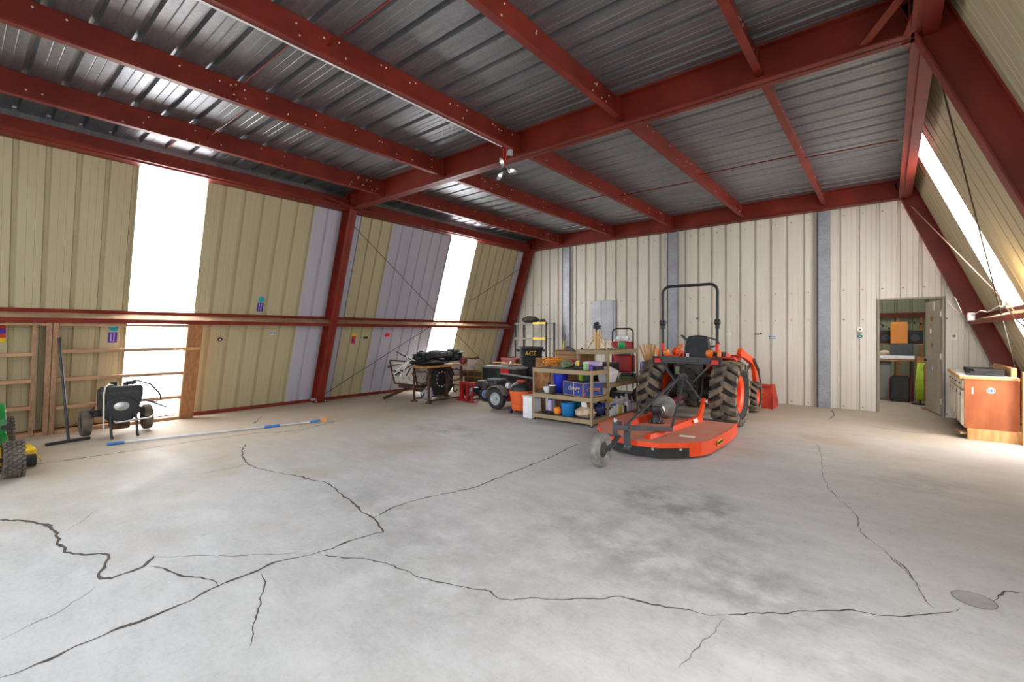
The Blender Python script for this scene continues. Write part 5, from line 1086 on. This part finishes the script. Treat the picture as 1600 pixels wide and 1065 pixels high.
# ================================================================ HANGING LAMP, BULB, CORDS
lm = thing('hanging_lamp', 'three-headed white work lamp hanging from a purlin on an orange cord', 'lamp', (-3.88, 4.62, 3.92))
MB().tube([(0, 0, 0), (.0, .01, -.1), (-.03, .0, -.3)], .006, 6).build('cord', 'bright_red', lm); MB().tube([(-.05, 0, -.03), (-.05, 0, -.2), (-.02, 0, -.32)], .006, 6).build('cord', 'bright_red', lm)
MB().cyl((.06, 0, -.15), (.09, -.02, -.08), .05, .03, n=14).build('socket', 'clear_plastic', lm, smooth=40)
MB().cyl((-.03, 0, -.33), (-.03, 0, -.30), .03, n=10).build('hub', 'black_plastic', lm)
for k, a in enumerate((110, 235, 350)):
    d_ = Vector((math.cos(R_(a)) * .774, math.cos(R_(a)) * .633, math.sin(R_(a)))); c_ = Vector((-.03, 0, -.315)) + d_ * .10
    hd = MB(fr(c_ - d_ * .06, c_ + d_ * .06)[0]).lathe([(.02, 0), (.05, .03), (.055, .07), (.04, .11), (0, .125)], n=14, sy=.5).build('lamp_head', 'clear_plastic', lm, smooth=40)
    MB(Matrix.Translation(c_ + Vector((.633, -.774, -.1)) * .03)).lathe([(0, -.02), (.022, -.01), (.022, .01), (0, .02)], n=12).build('led', 'lens', hd, smooth=50)
MB().tube([(-.065, y - 4.62, -.008) for y in (-.8, 1, 3, 4.6)], .008, 6).build('supply_cable', 'white_plastic', lm)
xb, zb = XRi(1.72) - .03, 1.80
bl = thing('bare_bulb', 'glowing bare bulb on the right wall girt', 'bulb', (xb, 7.2, zb)); MB().lathe([(0, -.0), (.025, .015), (.034, .05), (.025, .085), (.014, .1), (0, .1)], n=16).build('globe', 'bulb_glow', bl, smooth=50); MB().cyl((0, 0, -.05), (0, 0, .005), .018, n=12).build('socket', 'white_plastic', bl)
pl = bpy.data.lights.new('bulb_light', 'POINT'); pl.energy = 8; pl.color = (1, .70, .40); pl.shadow_soft_size = .05; lo_ = bpy.data.objects.new('bulb_light', pl); COL.objects.link(lo_); lo_.location = (-.09, 0, .05); lo_.parent = bl
ob = thing('outlet_box', 'white outlet box at the end of the right girt', 'outlet', (XRi(1.72) - .02, 9.85, 1.68)); MB().b2(-.05, .03, -.06, .06, -.03, .09).build('box', 'white_plastic', ob, bevel=.008); MB().b2(-.055, -.05, -.03, .03, .0, .06).build('socket_face', 'paper', ob)
o = MB().tube([(XRi(1.7) - .05, 7.2 + .27 * i, 1.74 + .02 * math.sin(i * 1.3)) for i in range(10)], .007, 6).build('power_cord', 'cord_white', smooth=60); tag(o, 'white power cord running along the right girt to the bulb', 'cord')
o = MB().tube([(.86, 9.75, 1.78), (.80, 9.85, 2.0), (.74, 9.95, 2.06), (.72, 10.0, 1.98), (.78, 9.95, 1.85), (.86, 9.8, 1.76)], .006, 6).build('cord_loop', 'cord_white', smooth=60); tag(o, 'loop of white cord hanging on the outlet box', 'cord')
MB().tube([(0, 0, -.05), (.05, -.2, -.2), (.12, -.5, -.35), (.17, -.9, -.45)], .007, 6).build('lead', 'black_rubber', bl, smooth=60)
# ================================================================ STICKERS ON THE WALLS
TL = math.atan(SL)
def left_sticker(y, z, w_, h_, parts, label, ell=False):
    s_ = thing('wall_sticker', label, 'sticker', (XLs(z) + .004, y, z)); s_.rotation_euler = (0, TL, 0)
    for k, (dy, dz, w2, h2, m_) in enumerate(parts):
        if ell: MB(Matrix.Translation((0, dy, dz)) @ Matrix.Rotation(R_(90), 4, 'Y')).lathe([(.5, 0), (.5, .0012 + .0008 * k), (0, .0012 + .0008 * k)], Matrix.Diagonal((h2, w2, 1, 1)), n=22).build('print', m_, s_)
        else: MB().b2(0, .0012 + .0008 * k, dy - w2 / 2, dy + w2 / 2, dz - h2 / 2, dz + h2 / 2).build('print', m_, s_)
    return s_
for y, z, lab in ((3.60, 1.99, 'teal and purple sticker above the left girt'), (1.56, 1.45, 'teal and purple sticker between the timber rails')):
    s_ = left_sticker(y, z, .1, .3, [(0, -.06, .105, .165, 'sticker_purple'), (-.02, -.06, .012, .13, 'lilac'), (.015, -.06, .012, .13, 'lilac')], lab)
    MB(Matrix.Translation((0, .005, .09)) @ Matrix.Rotation(R_(90), 4, 'Y')).lathe([(.055, 0), (.055, .0015), (0, .0015)], n=22).build('print', 'sticker_teal', s_)
left_sticker(.42, 1.46, .1, .3, [(0, .1, .1, .1, 'red_paint'), (0, .02, .1, .07, 'sticker_purple'), (0, -.04, .1, .06, 'bucket_orange'), (0, -.1, .1, .06, 'yellow')], 'red, orange and yellow sticker at the left picture edge')
left_sticker(5.62, 1.34, .1, .3, [(0, .09, .1, .07, 'yellow'), (0, .03, .1, .06, 'bucket_orange'), (0, -.06, .1, .12, 'magenta'), (-.01, -.04, .03, .08, 'ink')], 'yellow to magenta sticker right of the middle column')
left_sticker(5.92, 1.36, .1, .05, [(0, 0, .11, .05, 'ink')], 'small black sticker beside the yellow and magenta one')
left_sticker(3.88, 1.46, .1, .05, [(0, 0, .11, .065, 'paper'), (0, 0, .10, .05, 'sticker_blue'), (0, 0, .06, .015, 'paper')], 'small blue and white sticker below the left girt')
left_sticker(6.48, 1.42, .13, .08, [(0, 0, .14, .10, 'bright_red')], 'red oval sticker on the lavender sheet', True)
left_sticker(7.35, 1.35, .1, .1, [(0, 0, .10, .10, 'paper'), (0, 0, .035, .035, 'ink')], 'round white sticker with a dark dot left of the glowing panel', True)
left_sticker(3.01, 1.35, .1, .1, [(0, 0, .085, .075, 'ink'), (0, -.008, .035, .03, 'paper')], 'round black sticker right of the timber framing', True)
def back_sticker(x, z, parts, label):
    s_ = thing('wall_sticker', label, 'sticker', (x, YW - .001, z))
    for k, (kind, dx, dz, w2, h2, m_) in enumerate(parts):
        if kind: MB(Matrix.Translation((dx, 0, dz)) @ Matrix.Rotation(R_(90), 4, 'X')).lathe([(.5, 0), (.5, .0015 + .001 * k), (0, .0015 + .001 * k)], Matrix.Diagonal((w2, h2, 1, 1)), n=20).build('print', m_, s_)
        else: MB().b2(dx - w2 / 2, dx + w2 / 2, -.0015 - .001 * k, 0, dz - h2 / 2, dz + h2 / 2).build('print', m_, s_)
back_sticker(-2.16, 1.44, [(0, -.05, 0, .035, .02, 'ink'), (0, 0, .0, .04, .03, 'ink'), (0, .06, .01, .03, .04, 'ink')], 'small black lettered sticker on the end wall right of the tractor')
back_sticker(-1.89, 1.37, [(0, 0, 0, .13, .07, 'paper'), (0, 0, .0, .12, .055, 'sticker_blue'), (0, .01, 0, .09, .02, 'paper')], 'blue and white sticker on the end wall right of the tractor')
back_sticker(-2.75, 1.44, [(0, -.04, 0, .05, .03, 'paper'), (0, .04, .0, .03, .035, 'paper')], 'faint white sticker on the end wall above the tractor')
back_sticker(-.42, 1.50, [(1, 0, .03, .09, .09, 'paper'), (1, 0, .03, .03, .03, 'maroon'), (0, 0, -.035, .07, .018, 'ink')], 'round white sticker on the end wall left of the doorway')
back_sticker(-.42, 1.40, [(1, 0, 0, .085, .065, 'teal'), (1, 0, 0, .03, .022, 'paper')], 'teal ring sticker below the round white one')
back_sticker(.87, 1.40, [(0, 0, 0, .07, .1, 'paper'), (0, 0, .01, .04, .05, 'dusty_grey')], 'small white notice on the end wall right of the doorway')
back_sticker(-3.43, 1.79, [(0, 0, 0, .05, .02, 'ink'), (0, .02, .02, .02, .03, 'ink')], 'small dark hook mark on the end wall above the tractor')
# ================================================================ THE FAR ROOM
dk = thing('work_desk', 'desk with a white top seen through the doorway', 'desk', (.15, 13.2, 0)); MB().b2(-.5, .28, -.22, .4, .90, .97).build('top', 'white_plastic', dk, bevel=.006); MB().b2(-.5, .28, -.2, .4, .86, .90).build('apron', 'wood_board', dk)
for x in (-.46, .24):
    for y in (-.18, .36): MB().b2(x - .025, x + .025, y - .025, y + .025, 0, .86).build('leg', 'rust', dk)
o = MB().b2(-.19, .19, -.11, .12, 0, .26).build('amplifier', 'charcoal', loc=(.22, 13.25, .972), bevel=.01); tag(o, 'dark amplifier cabinet on the white desk', 'amplifier')
o = MB().b2(-.145, .145, -.01, .01, 0, .47).build('orange_board', 'board_orange', loc=(.18, 13.3, 1.235)); tag(o, 'plain orange board standing on the amplifier', 'board')
ss = thing('speaker_shelf', 'narrow brown shelf unit behind the white desk', 'shelf', (.3, 13.75, 0)); MB().b2(-.5, .52, -.12, .15, 1.2, 1.225).build('board', 'wood_board', ss)
for x in (-.48, .38): MB().b2(x - .02, x + .02, -.12, .15, 0, 1.2).build('side', 'wood_board', ss)
for x, lab in ((-.05, 'left black speaker behind the orange board'), (.46, 'right black speaker behind the orange board')):
    sp = thing('speaker', lab, 'speaker', (x, 13.72, 1.226), 0, 'black speakers in the far room'); MB().b2(-.13, .13, -.1, .1, 0, .3).build('cabinet', 'black_plastic', sp, bevel=.01); MB(TR((0, -.1, .13), 0, R_(90))).lathe([(.08, 0), (.075, .006), (.03, .002), (0, .01)], n=18).build('cone', 'charcoal', sp, smooth=40)
o = MB().b2(-.1, .1, -.2, .2, 0, .95).build('brown_cabinet', 'wood_board', loc=(.56, 13.3, 0), bevel=.006); tag(o, 'small brown wooden cabinet right of the white desk', 'cabinet')
tag(MB().blob((0, 0, 0), (.2, .16, .11), 31, .15).build('cloth_hat', 'burlap', loc=(-.08, 13.15, .972), smooth=50), 'tan cloth hat on the left of the white desk', 'hat')
o = thing('grey_bin', 'grey plastic bin under the left of the white desk', 'bin', (-.08, 13.2, 0)); MB().b2(-.16, .12, -.2, .2, 0, .78).build('body', 'grey_plastic', o, bevel=.02); MB().b2(-.17, .13, -.21, .21, .78, .82).build('rim', 'charcoal', o)
hc = thing('rolling_case', 'black rolling case with a tubular frame on the far room floor', 'case', (.2, 12.85, 0)); MB().b2(-.16, .14, -.12, .14, .06, .54).build('body', 'black_plastic', hc, bevel=.02); MB().tube([(-.19, -.14, .02), (-.19, -.14, .5), (-.12, -.14, .57), (.1, -.14, .57), (.16, -.14, .5), (.16, -.14, .04)], .012, 7).build('frame_tube', 'maroon', hc, smooth=50)
for x in (-.14, .13): MB(AX).cyl((0, 0, 0), (0, 0, .001), .001).build('axle_pin', 'steel', hc, (x, .1, .05)); MB().cyl((x - .02, .0, .05), (x + .02, .0, .05), .05, n=14).build('wheel', 'black_rubber', hc, smooth=40)
pts = [(.03 * math.cos(i * .9) + .02 * math.sin(i * .23), .06 * math.sin(i * .31), .02 + .78 * abs(math.sin(i * .19)) ) for i in range(90)]
hs = thing('hose_coil', 'bundle of lime green hose hanging beside the open door', 'hose', (.50, 12.52, 0))
for k in range(9): MB().tube([(.012 * k - .05, .0, .10 + .012 * (k % 4)), (.014 * k - .07, -.02, .4), (.010 * k - .04, 0, .78 + .01 * (k % 3)), (.012 * k - .03, .06, .84), (.012 * k - .05, .11, .7), (.014 * k - .06, .11, .3), (.012 * k - .05, .05, .09)], .0115, 6, True).build('strand', 'lime_hose', hs, smooth=60)
MB().cyl((0, .05, .0), (0, .05, .82), .018, n=8).build('stand_post', 'black_metal', hs); MB().lathe([(.14, 0), (.14, .015), (0, .02)], Matrix.Translation((0, .05, 0)), n=18).build('stand_base', 'black_metal', hs)
gl = thing('string_lights', 'strand of small dark bulbs strung along the far wall', 'string lights', (0, 15.0, 1.78)); P_ = [(-.35 + .06 * i, 0, -.2 + .16 * abs(math.cos(i * .24))) for i in range(20)]; MB().tube(P_, .005, 5).build('wire', 'ink', gl)
for p in P_[::2]: MB().cyl(p, (p[0], p[1], p[2] - .05), .014, n=6).build('bulb', 'ink', gl)
ls = thing('white_lampshade', 'white lamp with a cone shade on the right of the shelf', 'lamp', (.72, 13.70, 1.226)); MB().cyl((0, 0, 0), (0, 0, .3), .012, n=8).build('stem', 'steel', ls); MB().lathe([(.09, .28), (.05, .46), (.045, .46), (.085, .28)], n=18).build('shade', 'white_paint', ls, smooth=40); MB().cyl((0, 0, 0), (0, 0, .015), .06, n=14).build('base', 'steel', ls)
